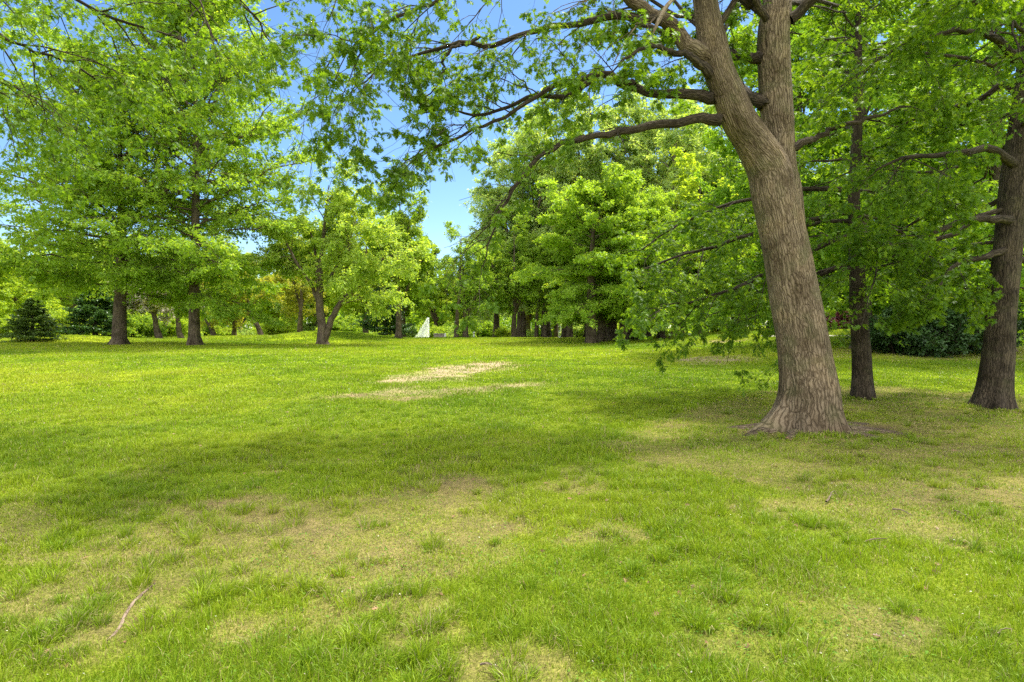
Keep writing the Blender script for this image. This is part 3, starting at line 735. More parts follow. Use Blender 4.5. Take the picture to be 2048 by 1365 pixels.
# ------------------------------------------------------------------ farther trees: a few kinds, each built once at full size
def finish(t, tk, crown, mat, leafmat, color=None):
    a = tk.build("trunk", mat, t, True); c = crown.build("crown", leafmat, t)
    if color: c.color = (*color, 1)
    return t
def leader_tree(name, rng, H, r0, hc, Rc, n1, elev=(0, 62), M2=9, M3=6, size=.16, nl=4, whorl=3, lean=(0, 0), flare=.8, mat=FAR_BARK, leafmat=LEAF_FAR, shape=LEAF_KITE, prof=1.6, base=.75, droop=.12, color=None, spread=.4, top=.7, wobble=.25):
    """a tree with one straight leading stem and tiers of boughs"""
    t = empty(name, (0, 0, 0)); tk, crown = Acc(), Acc()
    h = np.linspace(0, H, 40); ph = rng.uniform(0, 6)
    pts = np.column_stack([lean[0] * h + wobble * np.sin(h / H * 5 + ph) * h / H, lean[1] * h + wobble * np.cos(h / H * 4 + ph) * h / H, h])
    R = r0 * np.maximum(1 - h / H, .02) ** .85
    pts[0, 2] = -.15
    trunk_tube(tk, pts, R, rng, 20, flare, .3 * r0 / .35, 5, rng.uniform(0, 6), .05)
    k = np.arange(n1); f = (k + rng.random(n1)) / n1; hh = hc + f * (H * .97 - hc)
    tt = hh / H; b = lerp_along(pts[None], tt[None])[0]; br = lerp_along(R[None], tt[None])[0]
    az = k * 2.39996 + rng.normal(0, .4, n1); el = np.radians(elev[0] + (elev[1] - elev[0]) * f + rng.normal(0, 8, n1))
    L = Rc * (base + (1 - base) * sstep(0, .25, f)) * np.maximum(1 - f ** prof, .02) ** top * rng.uniform(.7, 1.15, n1) / np.maximum(np.cos(el), .55) * .93 + .3
    d = np.column_stack([np.cos(az) * np.cos(el), np.sin(az) * np.cos(el), np.sin(el)])
    s = np.linspace(0, 1, 9)[:, None]; w = np.cumsum(rng.normal(0, 1, (n1, 9, 3)), 1); w = (w - w[:, :1]) * .02
    Q = b[:, None] + L[:, None, None] * (s * d[:, None] - droop * s ** 2 * Z + w)
    QR = np.minimum(br * .5, L * .010)[:, None] * (1 - .75 * s[:, 0])
    tubes(tk, Q, QR, 6)
    A, AR = shoots(Q, QR, rng, M2, .18, 1, 50, .42, .45, spread, droop, .03, 6, .14, .009, .7, 2.6, .4)
    B_, BR = shoots(A, AR, rng, M3, .15, 1, 48, .5, .4, spread, droop, .02, 4, .14, .009, .7, 1.1, .25)
    tubes(tk, A, np.maximum(AR, .006), 4); tubes(tk, B_, np.maximum(BR, .004), 3)
    leaf_on(crown, shape, B_, rng, nl + 1, size * 1.5, .25, .5, .09, whorl, .2, .5)
    leaf_on(crown, shape, A, rng, nl + 1, size * 1.45, .4, .5, .09, whorl, .2, .5)
    return finish(t, tk, crown, mat, leafmat, color)
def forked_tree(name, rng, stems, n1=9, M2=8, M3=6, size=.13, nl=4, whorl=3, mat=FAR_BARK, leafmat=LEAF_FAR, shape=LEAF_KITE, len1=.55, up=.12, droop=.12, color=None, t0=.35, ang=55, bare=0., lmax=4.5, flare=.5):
    """several stems; stems = [[(x,y,z,r) ...] ...]"""
    t = empty(name, (0, 0, 0)); tk, crown = Acc(), Acc()
    P, R = [], []
    for k, st in enumerate(stems):
        q = resample(np.array(st, float), 30); w = np.cumsum(rng.normal(0, .02, (30, 3)), 0); p = q[:, :3] + w - w[:1]
        if p[0, 2] < .1:
            p[0, 2] = -.15; trunk_tube(tk, p, q[:, 3], rng, 18, flare, .25, 5, rng.uniform(0, 6), .06)
        else: tubes(tk, p[None], q[None, :, 3], 9)
        P.append(p); R.append(q[:, 3])
    P, R = np.array(P), np.array(R)
    Q, QR = shoots(P, R, rng, n1, t0, 1, ang, len1, .45, 1.4, droop, up, 8, .16, .011, .6, lmax, .7)
    tubes(tk, Q, QR, 6)
    A, AR = shoots(Q, QR, rng, M2, .15, 1, 52, .5, .45, .9, droop, .06, 6, .16, .010, .7, 2.2, .4)
    B_, BR = shoots(A, AR, rng, M3, .15, 1, 50, .5, .4, .8, droop, .03, 4, .16, .009, .7, .9, .2)
    tubes(tk, A, np.maximum(AR, .006), 4); tubes(tk, B_, np.maximum(BR, .004), 3)
    if bare:
        A = A[rng.random(len(A)) > bare]; B_ = B_[rng.random(len(B_)) > bare]
    leaf_on(crown, shape, B_, rng, nl, size * 1.4, .2, .6, .09, whorl, .2, .5)
    leaf_on(crown, shape, A, rng, nl + 1, size * 1.4, .35, .6, .09, whorl, .2, .5)
    return finish(t, tk, crown, mat, leafmat, color)
def conifer(name, rng, H, Rc, n1=90, size=.16, color=None):
    t = empty(name, (0, 0, 0)); tk, crown = Acc(), Acc()
    h = np.linspace(-.1, H, 20); pts = np.column_stack([0 * h, 0 * h, h]); R = .035 * H * np.maximum(1 - h / H, .03)
    tubes(tk, pts[None], R[None], 10)
    k = np.arange(n1); f = (k + rng.random(n1)) / n1; hh = .04 * H + f * .95 * H
    az = k * 2.39996 + rng.normal(0, .5, n1); L = Rc * (1 - f) ** .8 * rng.uniform(.7, 1.15, n1) + .12
    el = np.radians(rng.uniform(-12, 18, n1) + 28 * f)
    d = np.column_stack([np.cos(az) * np.cos(el), np.sin(az) * np.cos(el), np.sin(el)]); b = np.column_stack([0 * hh, 0 * hh, hh])
    s = np.linspace(0, 1, 7)[:, None]
    Q = b[:, None] + L[:, None, None] * (s * d[:, None] + (-.30 * s + .22 * s ** 2) * Z + 0); QR = (L * .012)[:, None] * (1 - .7 * s[:, 0])
    tubes(tk, Q, QR, 5)
    A, AR = shoots(Q, QR, rng, 9, .15, 1, 50, .45, .5, .3, .12, 0, 5, .1, .01, .8, .9, .12)
    tubes(tk, A, np.maximum(AR, .003), 3)
    leaf_on(crown, LEAF_KITE, A, rng, 9, size, .1, .45, .04, 3, .12, 1.0); leaf_on(crown, LEAF_KITE, Q, rng, 9, size, .5, .45, .04, 3, .12, 1.0)
    return finish(t, tk, crown, DARK_BARK, LEAF_DARK, color)
def shrub(name, rng, H, Rc, n=16, size=.12, leafmat=LEAF_FAR, color=None, up=.5, nl=5, shape=LEAF_KITE, M=7):
    t = empty(name, (0, 0, 0)); tk, crown = Acc(), Acc()
    az = rng.uniform(0, 6.28, n); q = np.sqrt(rng.random(n)); s = np.linspace(0, 1, 8)[:, None]
    d = np.column_stack([np.cos(az) * q * Rc * .9, np.sin(az) * q * Rc * .9, H * (1 - .55 * q ** 2) * rng.uniform(.75, 1.05, n)])
    b = np.column_stack([np.cos(az) * .12 * Rc, np.sin(az) * .12 * Rc, 0 * az - .05])
    w = np.cumsum(rng.normal(0, .03 * H, (n, 8, 3)), 1)
    Q = b[:, None] + d[:, None] * np.concatenate([s, s, s ** .75], 1)[None] + (w - w[:, :1]) * .6; QR = np.full((n, 1), .012 * H) * (1 - .75 * s[:, 0])
    tubes(tk, Q, QR, 6)
    A, AR = shoots(Q, QR, rng, M, .12, 1, 58, .5, .3, 1.4, .15, .1, 6, .15, .01, .7, 1.5, .2)
    B_, BR = shoots(A, AR, rng, 5, .15, 1, 52, .5, .3, 1.0, .2, .05, 4, .15, .01, .7, .6, .1)
    tubes(tk, A, np.maximum(AR, .004), 4); tubes(tk, B_, np.maximum(BR, .003), 3)
    leaf_on(crown, shape, B_, rng, nl, size, .1, .6, .05, 3, .2, .5); leaf_on(crown, shape, A, rng, nl, size, .3, .6, .05, 3, .2, .5)
    a = tk.build("stem", DARK_BARK, t, True); c = crown.build("foliage", leafmat, t)
    if color: c.color = (*color, 1)
    return t
used = set()
def place(proto, px, d, H, label, cat="tree", group=None, rz=None, tint=None, wide=1.0):
    """first call moves the prototype itself, later calls copy it; H scales it to that height in metres"""
    H0 = proto["height"]; k = H / H0
    loc = at(px, d); rz = prng.uniform(0, 6.28) if rz is None else rz
    if proto.name not in used:
        used.add(proto.name); o = proto; o.location = loc; o.rotation_euler = (0, 0, rz); o.scale = (k * wide, k * wide, k)
        if tint:
            for c in o.children:
                if c.name.split('.')[0] in ("crown", "foliage"): c.color = (*tint, 1)
        tag(o, label, cat, group)
    else:
        o = copy_thing(proto, loc, rz, (k * wide, k * wide, k), label, group)
        for c in o.children:
            if c.name.split('.')[0] in ("crown", "foliage"): c.color = (*(tint or (1, 1, 1)), 1)
        o["category"] = cat
    return o
def H_(o, h): o["height"] = h; return o
prng = random.Random(4)
R_ = np.random.default_rng

# the two oaks on the left side of the lawn
oakA = H_(leader_tree("oak_tree", R_(31), 22.5, .37, 3.2, 7.6, 86, (-4, 66), 11, 7, .15, 4, 3, top=.55, prof=2.3, spread=.36, flare=.8, color=None), 22.5)
oakB = H_(leader_tree("oak_tree", R_(32), 15.5, .40, 3.3, 8.6, 68, (-2, 60), 11, 7, .15, 4, 3, lean=(.01, 0), top=.6, prof=2.0, spread=.36, flare=.8), 15.5)
place(oakA, 388, 40, 22, "tallest oak at the left of the lawn, with a straight trunk and flared foot", rz=.4)
place(oakB, 239, 41, 16.5, "wide-spreading oak with a trunk forking low, beside the tall oak on its left", rz=1.2)
# V-shaped tree at the foot of the hillock
v = [[(0, 0, 0, .36), (-.05, 0, 1.2, .27), (-.25, 0, 2.6, .23), (-.3, .1, 4.4, .19), (-.1, .2, 6.5, .13), (.1, .2, 8.5, .08), (.3, .1, 10.2, .02)],
     [(.12, 0, .35, .26), (.55, 0, 1.5, .21), (1.2, .1, 2.7, .18), (2.1, .1, 3.4, .15), (3.2, .2, 4.4, .10), (4.2, 0, 5.8, .03)],
     [(.95, .05, 2.3, .12), (1.25, -.2, 3.4, .11), (1.5, -.5, 4.8, .09), (1.9, -.8, 7.0, .05), (2.1, -.9, 8.6, .02)],
     [(-.25, 0, 2.7, .14), (-.9, -.3, 4.2, .11), (-1.8, -.6, 5.6, .08), (-2.6, -.8, 7.4, .02)],
     [(-.25, 0, 3.2, .14), (.4, .5, 4.4, .11), (1.2, 1.0, 6.3, .08), (1.6, 1.2, 8.6, .02)],
     [(-.28, .05, 3.6, .12), (-.8, 1.0, 5.4, .10), (-1.4, 1.8, 7.6, .03)]]
vt = H_(forked_tree("spreading_tree", R_(33), v, 10, 9, 7, .13, 4, 3, len1=.62, color=(1.15, 1.05, 1.5), droop=.18, lmax=3.6), 11.2)
place(vt, 645, 40.5, 11.3, "spreading tree with a V-shaped trunk in front of the grassy hillock", rz=0, tint=(1.35, 1.2, 1.9))

slender = H_(forked_tree("slender_tree", R_(34), [[(0, 0, 0, .26), (.05, 0, 2.5, .2), (-.05, .1, 5, .15), (.1, 0, 8, .09), (0, 0, 11.6, .015)], [(.05, 0, 2.7, .1), (.9, .2, 4.4, .08), (1.8, .3, 6.6, .02)], [(0, 0, 3.6, .1), (-.9, -.3, 5.6, .07), (-1.6, -.4, 8.0, .02)], [(0, 0, 4.5, .1), (.4, -.9, 6.6, .06), (.7, -1.4, 9.2, .02)]], 12, 8, 6, .15, 4, 3, len1=.42, lmax=3.0, t0=.3), 11.6)
twin = H_(forked_tree("twin_trunked_tree", R_(35), [[(0, 0, 0, .24), (.1, 0, 2, .2), (.35, 0, 4, .16), (.5, .1, 7, .1), (.6, 0, 10.4, .02)], [(.95, .3, 0, .30), (.95, .3, 1.6, .25), (1.3, .4, 2.9, .15), (2.0, .5, 4.2, .12), (2.9, .6, 6.6, .03)], [(.95, .3, 1.6, .2), (.85, .2, 3.2, .15), (.6, .9, 5.6, .1), (.4, 1.4, 8.4, .02)]], 11, 8, 6, .16, 3, 3, len1=.5, lmax=3.2, bare=.15), 10.4)
tiered = H_(leader_tree("tiered_tree", R_(36), 19.5, .50, 3.0, 6.4, 56, (-6, 55), 9, 6, .19, 4, 3, top=.6, droop=.1), 19.5)
pale = H_(forked_tree("tall_pale_tree", R_(37), [[(0, 0, 0, .5), (.1, 0, 4, .4), (0, .1, 9, .3), (.2, 0, 15, .18), (0, 0, 22.5, .02)], [(.05, 0, 4.5, .25), (1.3, .5, 8.5, .2), (2.3, .9, 13, .12), (3, 1, 18, .02)], [(.05, 0, 5.5, .25), (-1.6, -.4, 10, .18), (-2.6, -.8, 15, .1), (-3, -1, 19.5, .02)], [(0, 0, 7, .2), (.4, -1.6, 11, .14), (.8, -2.6, 16.5, .03)], [(0, 0, 5, .2), (-.6, 1.6, 9.5, .14), (-1, 2.6, 15, .03)]], 20, 9, 6, .20, 3, 3, len1=.38, lmax=5, t0=.12, bare=.0, droop=.25), 22.5)
roundt = H_(forked_tree("round_tree", R_(38), [[(0, 0, 0, .34), (0, 0, 2.4, .27), (.1, .1, 5, .2), (0, 0, 9, .1), (0, 0, 12.6, .02)], [(0, 0, 2.4, .18), (1.3, .4, 4.6, .14), (2.6, .8, 7.4, .09), (3.3, 1, 9.8, .02)], [(0, 0, 2.7, .18), (-1.4, .2, 5, .13), (-2.6, .6, 7.6, .08), (-3.2, .6, 10, .02)], [(0, 0, 2.9, .16), (.2, -1.5, 5.4, .12), (.3, -2.6, 8.4, .03)], [(0, 0, 2.9, .16), (-.2, 1.5, 5.2, .12), (-.3, 2.6, 8.8, .03)]], 12, 8, 6, .19, 4, 3, len1=.5, lmax=4.2, t0=.2, droop=.13), 12.8)
crook = H_(forked_tree("crooked_tree", R_(39), [[(0, 0, 0, .24), (-.3, 0, 1.0, .2), (-.9, .1, 1.9, .17), (-1.1, .1, 3.2, .13), (-.6, 0, 4.8, .08), (-.4, 0, 6.6, .02)], [(-.85, .1, 1.8, .12), (-2.0, .4, 2.9, .09), (-3.0, .6, 4.3, .03)], [(-1.05, .1, 2.6, .11), (.3, -.4, 3.9, .08), (1.5, -.6, 5.4, .02)]], 11, 7, 6, .16, 2, 3, len1=.55, lmax=2.6, t0=.3, bare=.25), 6.8)
bloss = H_(forked_tree("blossoming_tree", R_(40), [[(0, 0, 0, .26), (-.3, 0, 1.6, .2), (-.5, .1, 3.2, .14), (-.4, 0, 5.8, .02)], [(1.6, .4, 0, .24), (1.3, .4, 1.6, .18), (1.5, .4, 3.2, .13), (2.0, .3, 5.4, .02)], [(-.4, 0, 2.2, .1), (.5, -.4, 3.6, .08), (1.0, -.6, 5.2, .02)], [(-.4, 0, 2, .1), (-1.6, .3, 3.2, .07), (-2.6, .4, 4.6, .02)]], 10, 8, 6, .16, 4, 3, len1=.55, lmax=2.4, t0=.35, leafmat=PETAL), 6.0)
con = H_(conifer("conifer", R_(41), 4.6, 2.1), 4.6)
bush = H_(shrub("leafy_shrub", R_(42), 2.6, 1.9, 22, .15), 2.6)
dark = H_(shrub("evergreen_shrub", R_(43), 2.0, 1.7, 18, .15, LEAF_DARK, None, .5, 4, LEAF_MID), 2.0)
purp = H_(shrub("purple_shrub", R_(44), 1.5, 1.6, 14, .13, LEAF_PURPLE), 1.5)

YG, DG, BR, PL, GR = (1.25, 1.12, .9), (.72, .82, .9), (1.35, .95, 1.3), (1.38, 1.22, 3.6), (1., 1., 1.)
# left background
place(con, 65, 45, 3.0, "dark rounded conifer standing alone at the left edge of the lawn", "conifer", wide=1.5, tint=(2.3, 1.8, 1.2))
place(con, 190, 54, 4.4, "dark conifer half hidden behind the low-forking oak", "conifer", wide=1.4, tint=(1.6, 1.6, 1.3))
place(con, 772, 58, 5.4, "bushy dark conifer behind the slim trunk at the end of the hillock", "conifer", wide=1.1, tint=(1.5, 1.5, 1.3))
for px, d, h, tint, lab in ((8, 50, 2.1, YG, "yellow-green shrub left of the lone rounded conifer"), (124, 56, 3.0, YG, "leafy shrub between the two left-hand conifers"), (262, 60, 2.6, GR, "low shrub just right of the low-forking oak's foot"), (296, 62, 2.0, DG, "dark low shrub below the blossoming tree"),
                            (560, 74, 2.6, YG, "shrub on the far side of the hillock's left slope"), (690, 76, 3.0, GR, "shrub seen through the V of the forked trunk"), (862, 96, 2.6, YG, "bright shrub right of the tall white water jet"), (905, 100, 3.2, GR, "shrub behind the pale low wall"), (960, 92, 3.4, GR, "shrub just right of the twin-trunked tree")):
    place(bush, px, d, h, lab, "shrub", tint=tint, wide=1.15)
place(bloss, 318, 56, 6.4, "tree in cream-white blossom between the two left-hand oaks", rz=0.1)
for px, d, h, rz, lab in ((428, 63, 7.2, 0, "crooked bronze-leaved tree nearest the tall oak, bending left"), (468, 66, 7.6, 2.2, "crooked bronze-leaved tree second from the tall oak"), (522, 64, 7.4, .3, "crooked bronze-leaved tree leaning left at the start of the hillock")):
    place(crook, px, d, h, lab, rz=rz, tint=BR)
place(twin, 598, 72, 11, "pair of short dark trunks behind the hillock left of the V-shaped tree", rz=1.4, tint=BR)
place(roundt, 732, 68, 12.5, "round tree with a stubby trunk on the hillock behind the V-shaped tree", tint=YG)
place(slender, 797, 53, 12.6, "slim upright tree at the right end of the grassy hillock", rz=.3, tint=(1.15, 1.08, 1.3))
place(twin, 912, 62, 10.2, "tree with two dark trunks leaning apart, right of the tall water jet", rz=0, tint=(1.05, 1.05, 1.3))
# middle
for px, d, h, p_, tint, w_, lab in ((1028, 66, 11.5, roundt, GR, .95, "thick-trunked round tree with bare twigs, right of the two-trunked tree"), (1048, 76, 12, slender, DG, 1, "thin trunk close behind the thick-trunked round tree"), (1072, 72, 11, twin, GR, 1, "branching trunks just left of the walker in black"),
                                    (1112, 84, 14, slender, GR, 1, "thin straight trunk between the walker and the small water jet"), (1128, 74, 14.5, slender, YG, 1, "thin trunk at the right edge of the small water jet"), (1139, 70, 15, slender, GR, 1.1, "stouter trunk second to the right of the small water jet"),
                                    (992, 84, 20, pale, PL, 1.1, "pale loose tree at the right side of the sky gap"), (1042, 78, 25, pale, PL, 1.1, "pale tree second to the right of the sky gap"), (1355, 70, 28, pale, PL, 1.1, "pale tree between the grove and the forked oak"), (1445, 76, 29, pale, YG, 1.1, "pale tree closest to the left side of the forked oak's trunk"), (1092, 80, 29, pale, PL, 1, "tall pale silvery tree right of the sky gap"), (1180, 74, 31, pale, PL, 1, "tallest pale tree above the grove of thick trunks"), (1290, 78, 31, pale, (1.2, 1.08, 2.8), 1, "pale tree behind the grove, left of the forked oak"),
                                    (872, 106, 15, roundt, YG, 1, "rounded yellow-green crown closing the left side of the sky gap"), (806, 72, 13, roundt, GR, 1, "round crown above the dark bushy conifer"), (930, 110, 12, roundt, GR, 1.2, "distant round crown at the foot of the sky gap")):
    place(p_, px, d, h, lab, tint=tint, wide=w_)
grove = H_(leader_tree("grove_tree", R_(46), 11.0, .42, 2.6, 5.0, 44, (-8, 50), 10, 7, .15, 4, 3, top=.55, prof=2.4, spread=.2, flare=.6), 11.0)
GRP = "thick trunks of the grove left of the forked oak"
for k, (px, d, h) in enumerate(((1183, 44, 10.5), (1203, 47, 10), (1226, 50, 10.8), (1246, 46, 9.5), (1262, 54, 11), (1284, 49, 10), (1216, 58, 12), (1322, 52, 9.5))):
    place(grove, px, d, h, ["thickest trunk at the left end of the grove", "straight trunk standing within the dense grove"][min(k, 1)] if k != 7 else "single trunk at the right end of the grove under the low oak sprays", group=GRP, tint=[(1.05, 1.05, 1), GR][k % 2], wide=.9 if k else 1.0)
# right background
for px, d, h, p_, tint, w_, lab in ((1400, 58, 15, roundt, YG, 1, "round tree left of the forked oak's trunk, behind its low sprays"), (1470, 70, 18, tiered, GR, 1, "tiered tree seen just left of the forked oak's trunk"), (1545, 64, 17, roundt, YG, 1.1, "round tree hidden behind the forked oak's trunk"), (1640, 74, 19, pale, YG, 1, "tall tree between the forked oak and the slim oak"),
                                    (1745, 60, 14, roundt, YG, 1.1, "bright round tree just right of the slim oak"), (1830, 46, 15, tiered, GR, .9, "tiered tree rising over the evergreen shrubs"), (1905, 58, 17, roundt, YG, 1.1, "round tree behind the right-hand evergreen shrubs"), (1975, 50, 14, roundt, GR, 1, "round tree directly behind the stout leaning oak"), (2050, 62, 17, tiered, YG, 1, "tiered tree right of the stout leaning oak"), (2140, 48, 14, roundt, GR, 1, "round tree at the right edge beyond the lawn")):
    place(p_, px, d, h, lab, tint=tint, wide=w_)
for px, d, h, lab in ((1598, 30, 17, "leafy tree whose stem hides behind the forked oak's trunk"), (1724, 28, 16.5, "leafy tree directly behind the slim oak"), (1999, 27, 17.5, "tall leafy tree close behind the stout leaning oak"), (1872, 36, 18, "tall tree above the evergreen shrubs, between the slim and stout oaks")):
    place(tiered, px, d, h, lab, tint=(.85, .95, .9), wide=.95)
for px, d, h, lab in ((1796, 25.5, 1.7, "leftmost evergreen shrub of the clump beyond the slim oak"), (1846, 25, 2.1, "glossy evergreen shrub in the middle of the clump beyond the slim oak"), (1900, 26, 2.3, "tallest evergreen shrub beside the stout leaning oak"), (1948, 27.5, 2.2, "evergreen shrub partly hidden by the stout leaning oak's trunk")):
    place(dark, px, d, h, lab, "shrub", wide=1.1)
place(purp, 1681, 54, 1.45, "low purple-leaved shrub between the forked oak and the slim oak", "shrub", wide=1.0)
for px, d, h, lab in ((1655, 58, 1.6, "green shrub left of the purple shrub"), (1720, 57, 2.6, "green shrub right of the purple shrub, behind the slim oak"), (1420, 75, 2.6, "shrub left of the forked oak below the far trees"), (1500, 78, 2.8, "shrub just left of the forked oak's trunk"), (2060, 56, 2.0, "shrub at the right edge behind the pale path")):
    place(bush, px, d, h, lab, "shrub", tint=YG)
# left edge
for px, d, h, p_, tint, lab in ((-60, 62, 11, roundt, YG, "round yellow-green tree at the left edge of the park"), (40, 70, 11, roundt, YG, "yellow-green tree behind the lone rounded conifer"), (150, 78, 12, tiered, GR, "tiered tree behind the left-hand conifers"), (300, 84, 12, roundt, YG, "round tree behind the cream-white blossom"), (480, 92, 10.5, roundt, GR, "round tree behind the crooked bronze-leaved trees"), (640, 96, 13, roundt, YG, "round tree far behind the V-shaped tree")):
    place(p_, px, d, h, lab, tint=tint)

# far wood that closes the view: one mass of foliage
# low shrubs along the back of the lawn
back = [(px, (104 if 800 < px < 910 or 1070 < px < 1150 else 84) + 5 * math.sin(px * .7) + 10 * (k % 3), 2.6 + .9 * math.sin(px * 1.3)) for k, px in enumerate(range(330, 1330, 38))]
for k, (px, d, h) in enumerate(back):
    place(bush, px + 7 * math.sin(k * 5.1), d, h, "leafy shrub in the hedge of greenery beyond the lawn, behind the tree trunks", "shrub", group="shrubs along the far side of the lawn", tint=[YG, PL, GR][k % 3], wide=1.25)
bk = [(px, 100 + 9 * (k % 3), 15.5 + 2.5 * math.sin(px)) for k, px in enumerate(range(-120, 1560, 84))]
for k, (px, d, h) in enumerate(bk):
    if 780 < px < 960: h, d = 11.5, 128
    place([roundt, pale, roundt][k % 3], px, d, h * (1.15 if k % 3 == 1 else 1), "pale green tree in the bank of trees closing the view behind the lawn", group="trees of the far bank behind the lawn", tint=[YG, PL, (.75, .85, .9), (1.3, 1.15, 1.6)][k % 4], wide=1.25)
rng = np.random.default_rng(60)
wa = Acc(); th = np.radians(np.linspace(-62, 62, 120)) + rng.normal(0, .01, 120)
for k, a in enumerate(th):
    d = rng.uniform(125, 190); cx, cy = d * math.sin(a), d * math.cos(a); z0 = float(gz(cx, cy))
    h = rng.uniform(10, 17); r = rng.uniform(4.5, 8); n = 1500
    p = unit(rng.normal(0, 1, (n, 3))) * (rng.random((n, 1)) ** .33); lump = 1 + .25 * np.sin(p[:, :1] * 7 + k) * np.cos(p[:, 2:] * 6 + k)
    p = p * np.array([r, r, h * .5]) * lump + np.array([cx, cy, z0 + h * .52])
    p[:, 2] = np.maximum(p[:, 2], z0 + .1)
    put_leaves(wa, LEAF_MID, p, unit(rng.normal(0, 1, (n, 3))), Z + rng.normal(0, .6, (n, 3)), rng.uniform(.5, 1.2, n), rng, .3 * rng.random() + .6 * rng.random(n))
tag(wa.build("woodland", LEAF_FAR), "far-off green wood beyond the park", "woodland", kind="stuff")

# ================================================================== SMALL THINGS
# fountain jets: falling white water made of many drops round a dense core
WATER = plain_mat("white_water", (.86, .88, .9), .35, .06, 9)
STONE = plain_mat("pale_stone", (.30, .27, .235), .85, .15, 5, .2)
def jet(px, d, h, drift, label, sd_):
    rng = np.random.default_rng(sd_); loc = at(px, d); t = empty("fountain_jet", loc, label, "fountain")
    a = Acc(); n = 11000
    q = rng.random(n) ** .65; z = h * (1 - q); w = (.08 + drift * q) * rng.random(n) ** 1.25 * rng.uniform(.75, 1.3, n)
    x = -w + rng.normal(0, .07, n); y = rng.normal(0, .12 + .25 * q, n)
    put_leaves(a, LEAF_KITE, np.column_stack([x, y, z]), rng.normal(0, .5, (n, 3)) + np.array([-.25, 0, 1]), rng.normal(0, 1, (n, 3)), rng.uniform(.04, .11, n), rng)
    core = np.linspace(0, 1, 14); c = np.column_stack([-.30 * drift * (1 - core) ** 1.3 - .04, 0 * core, h * core * .97]); tubes(a2 := Acc(), c[None], (np.maximum(.30 * drift * (1 - core) ** 1.1, .04))[None], 14, knobbly(14, 14, rng, .12)[None])
    a2.build("water_column", WATER, t, True); a.build("spray", WATER, t)
    b = Acc(); s = np.linspace(0, 2 * np.pi, 33); ring = np.column_stack([1.5 * drift * np.cos(s) - .4 * drift, 1.5 * drift * np.sin(s), 0 * s + .06]); tubes(b, ring[None], np.full((1, 33), .14), 8)
    b.build("basin_rim", STONE, t, True)
    return t
jet(857, 92, 3.3, 1.75, "tall white water jet, its spray blown to the left, beside the dark bushy conifer", 3)
jet(1126, 96, 2.6, .9, "smaller white water jet between thin trunks right of the walker", 4)

def box_part(name, mat, parent, c, s, bev=.03):
    me = bpy.data.meshes.new(name); import bmesh
    bm = bmesh.new(); bmesh.ops.create_cube(bm, size=1)
    for v_ in bm.verts: v_.co = Vector((v_.co.x * s[0] + c[0], v_.co.y * s[1] + c[1], v_.co.z * s[2] + c[2]))
    bmesh.ops.bevel(bm, geom=bm.edges[:], offset=bev, segments=2, affect='EDGES', profile=.6)
    bm.to_mesh(me); bm.free(); me.materials.append(mat); o = bpy.data.objects.new(name, me); COL.objects.link(o); o.parent = parent
    return o
w_ = empty("low_wall", at(878, 82), "short pale stone wall beyond the lawn, between the tall water jet and the two-trunked tree", "wall")
box_part("wall_body", STONE, w_, (0, 0, .32), (1.3, .5, .75)); box_part("coping", STONE, w_, (0, 0, .75), (1.45, .62, .1)); box_part("end_pier", WATER, w_, (.82, 0, .38), (.18, .6, .9))
w_ = empty("bollard", at(948, 76), "small white post beyond the lawn right of the two-trunked tree", "bollard")
b = Acc(); zz = np.array([-.05, .0, .5, .62, .66, .8, .86]); tubes(b, np.column_stack([0 * zz, 0 * zz, zz])[None], np.array([[.11, .10, .09, .09, .12, .10, .01]]), 12); b.build("post", WATER, w_, True)
b = Acc(); zz = np.array([.6, .66]); tubes(b, np.column_stack([0 * zz, 0 * zz, zz])[None], np.array([[.125, .125]]), 12); b.build("collar", STONE, w_, True)

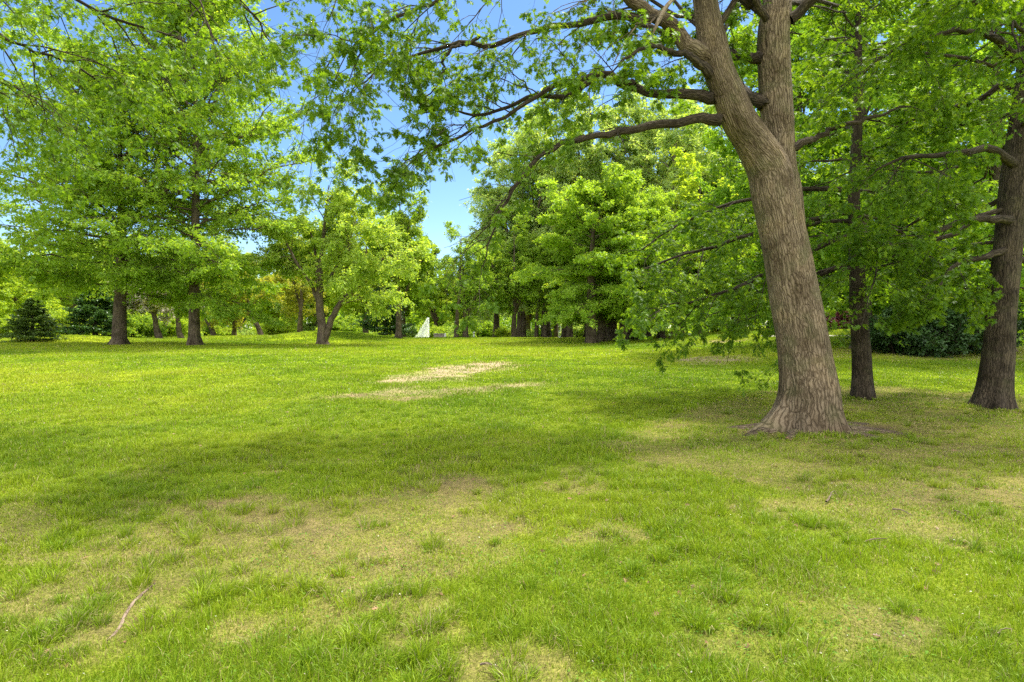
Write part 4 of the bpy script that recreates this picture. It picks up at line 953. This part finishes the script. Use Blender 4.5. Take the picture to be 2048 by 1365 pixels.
# the walker in black, seen small between the trunks
def person(loc, rz):
    t = empty("person", loc, "person in a long black coat walking among the far trunks", "person"); t.rotation_euler = (0, 0, rz)
    J = {"pelvis": (0, 0, .95, .13), "chest": (0, .02, 1.30, .15), "neck": (0, .01, 1.48, .055), "head": (0, -.01, 1.60, .09), "crown": (0, 0, 1.70, .07),
         "sl": (.17, .02, 1.41, .065), "el": (.25, .05, 1.14, .05), "wl": (.24, -.06, .90, .035), "hl": (.235, -.08, .80, .03), "sr": (-.17, .02, 1.41, .065), "er": (-.25, .06, 1.14, .05), "wr": (-.25, .0, .90, .035), "hr": (-.245, -.01, .80, .03),
         "tl": (.09, 0, .88, .09), "kl": (.10, -.12, .50, .065), "al": (.10, .02, .09, .045), "fl": (.10, -.14, .04, .035), "tr": (-.09, 0, .88, .09), "kr": (-.10, .06, .50, .065), "ar": (-.10, .20, .11, .045), "fr": (-.10, .06, .04, .035)}
    E = [("pelvis", "chest"), ("chest", "neck"), ("neck", "head"), ("head", "crown"), ("chest", "sl"), ("sl", "el"), ("el", "wl"), ("wl", "hl"), ("chest", "sr"), ("sr", "er"), ("er", "wr"), ("wr", "hr"), ("pelvis", "tl"), ("tl", "kl"), ("kl", "al"), ("al", "fl"), ("pelvis", "tr"), ("tr", "kr"), ("kr", "ar"), ("ar", "fr")]
    ks = list(J)
    def skin(name, keys, edges, grow, mat, root):
        me = bpy.data.meshes.new(name); kk = [k for k in ks if k in keys]
        me.from_pydata([J[k][:3] for k in kk], [(kk.index(a), kk.index(b)) for a, b in edges if a in keys and b in keys], [])
        o = bpy.data.objects.new(name, me); COL.objects.link(o); m = o.modifiers.new("skin", 'SKIN'); sl = me.skin_vertices[0].data
        for i, k in enumerate(kk): sl[i].radius = (J[k][3] * grow,) * 2; sl[i].use_root = (k == root)
        s_ = o.modifiers.new("sub", 'SUBSURF'); s_.levels = s_.render_levels = 2
        me.materials.append(mat); o.parent = t
        return o
    skin("body", set(ks), E, 1.0, plain_mat("skin_tone", (.42, .26, .18), .6, .06), "pelvis")
    cloth = plain_mat("black_cloth", (.012, .012, .014), .9, .2)
    skin("jacket", {"pelvis", "chest", "sl", "el", "wl", "sr", "er", "wr", "neck"}, E, 1.18, cloth, "pelvis")
    skin("trousers", {"pelvis", "tl", "kl", "al", "tr", "kr", "ar"}, E, 1.2, cloth, "pelvis")
    b = Acc(); zz = np.linspace(.50, 1.42, 9); tubes(b, np.column_stack([0 * zz, 0 * zz + .02, zz])[None], (np.interp(zz, [.5, .95, 1.2, 1.42], [.27, .20, .19, .12]))[None], 20); b.build("coat", cloth, t, True)
    b = Acc(); zz = np.array([1.50, 1.54, 1.62, 1.70, 1.745, 1.765]); tubes(b, np.column_stack([0 * zz, 0 * zz + .02, zz])[None], np.array([[.06, .098, .108, .092, .05, .004]]), 16); b.build("hair", cloth, t, True)
    return t
person(at(1097, 88), math.pi * .92)

# sticks and a surface root lying in the turf
TWIG = bark_mat("dead_twig", (.07, .05, .035), (.16, .12, .085), (.27, .21, .15), 3, .4)
rng = np.random.default_rng(70)
for px, py, px2, py2, r, lab in ((1785, 1025, 1822, 1036, .008, "short dark stick in the dry grass left of the lone grass tuft at the right"), (1910, 1028, 1945, 1046, .007, "thin dark twig lying in the grass right of the lone tuft"), (1728, 1092, 1774, 1083, .006, "thin twig below the short dark stick, pointing right"), (1650, 1010, 1668, 985, .009, "forked stick in the dry grass nearest the big oak"),
                                 (1995, 1280, 2028, 1268, .006, "pale twig in the turf near the bottom right corner"), (960, 1345, 1010, 1352, .006, "twig in the turf at the bottom middle")):
    a, c = px2ground(px, py), px2ground(px2, py2); L = np.linalg.norm(c - a)
    s = np.linspace(0, 1, 9)[:, None]; p = a + (c - a) * s + np.cumsum(rng.normal(0, .012 * L, (9, 2)), 0); z = gz(p[:, 0], p[:, 1]) + .025 + .012 * np.sin(s[:, 0] * 4)
    P = np.column_stack([p, z]); ac = Acc(); tubes(ac, P[None], (r * (1 - .7 * s[:, 0]))[None], 7)
    t = empty("fallen_twig", P[0], lab, "twig"); P2 = shoots(P[None], np.full((1, 9), r), rng, 3, .3, .9, 40, .35, .2, .3, 0, 0, 5, .1, .02, .7)
    rel(ac, "stick", TWIG, t, True)
    for q_ in range(len(P2[0])):
        t2 = Acc(); tubes(t2, P2[0][q_:q_ + 1], P2[1][q_:q_ + 1], 5); rel(t2, "side_shoot", TWIG, t, True)
sr = Acc(); pts = [px2ground(*q) for q in ((310, 1170), (275, 1200), (255, 1225), (238, 1260), (215, 1285))]; c = resample(np.array(pts), 24); s = np.linspace(0, 1, 24); R = .007 * np.sin(np.pi * np.clip(s * .9 + .08, 0, 1)) + .003
tubes(sr, np.column_stack([c, gz(c[:, 0], c[:, 1]) + .004])[None], R[None], 9, knobbly(24, 9, rng, .12)[None])
tag(sr.build("surface_root", bark_mat("bare_root", (.10, .07, .05), (.19, .14, .10), (.28, .21, .155), 2, .5), None, True), "bare root lying along the worn turf at the lower left", "root")
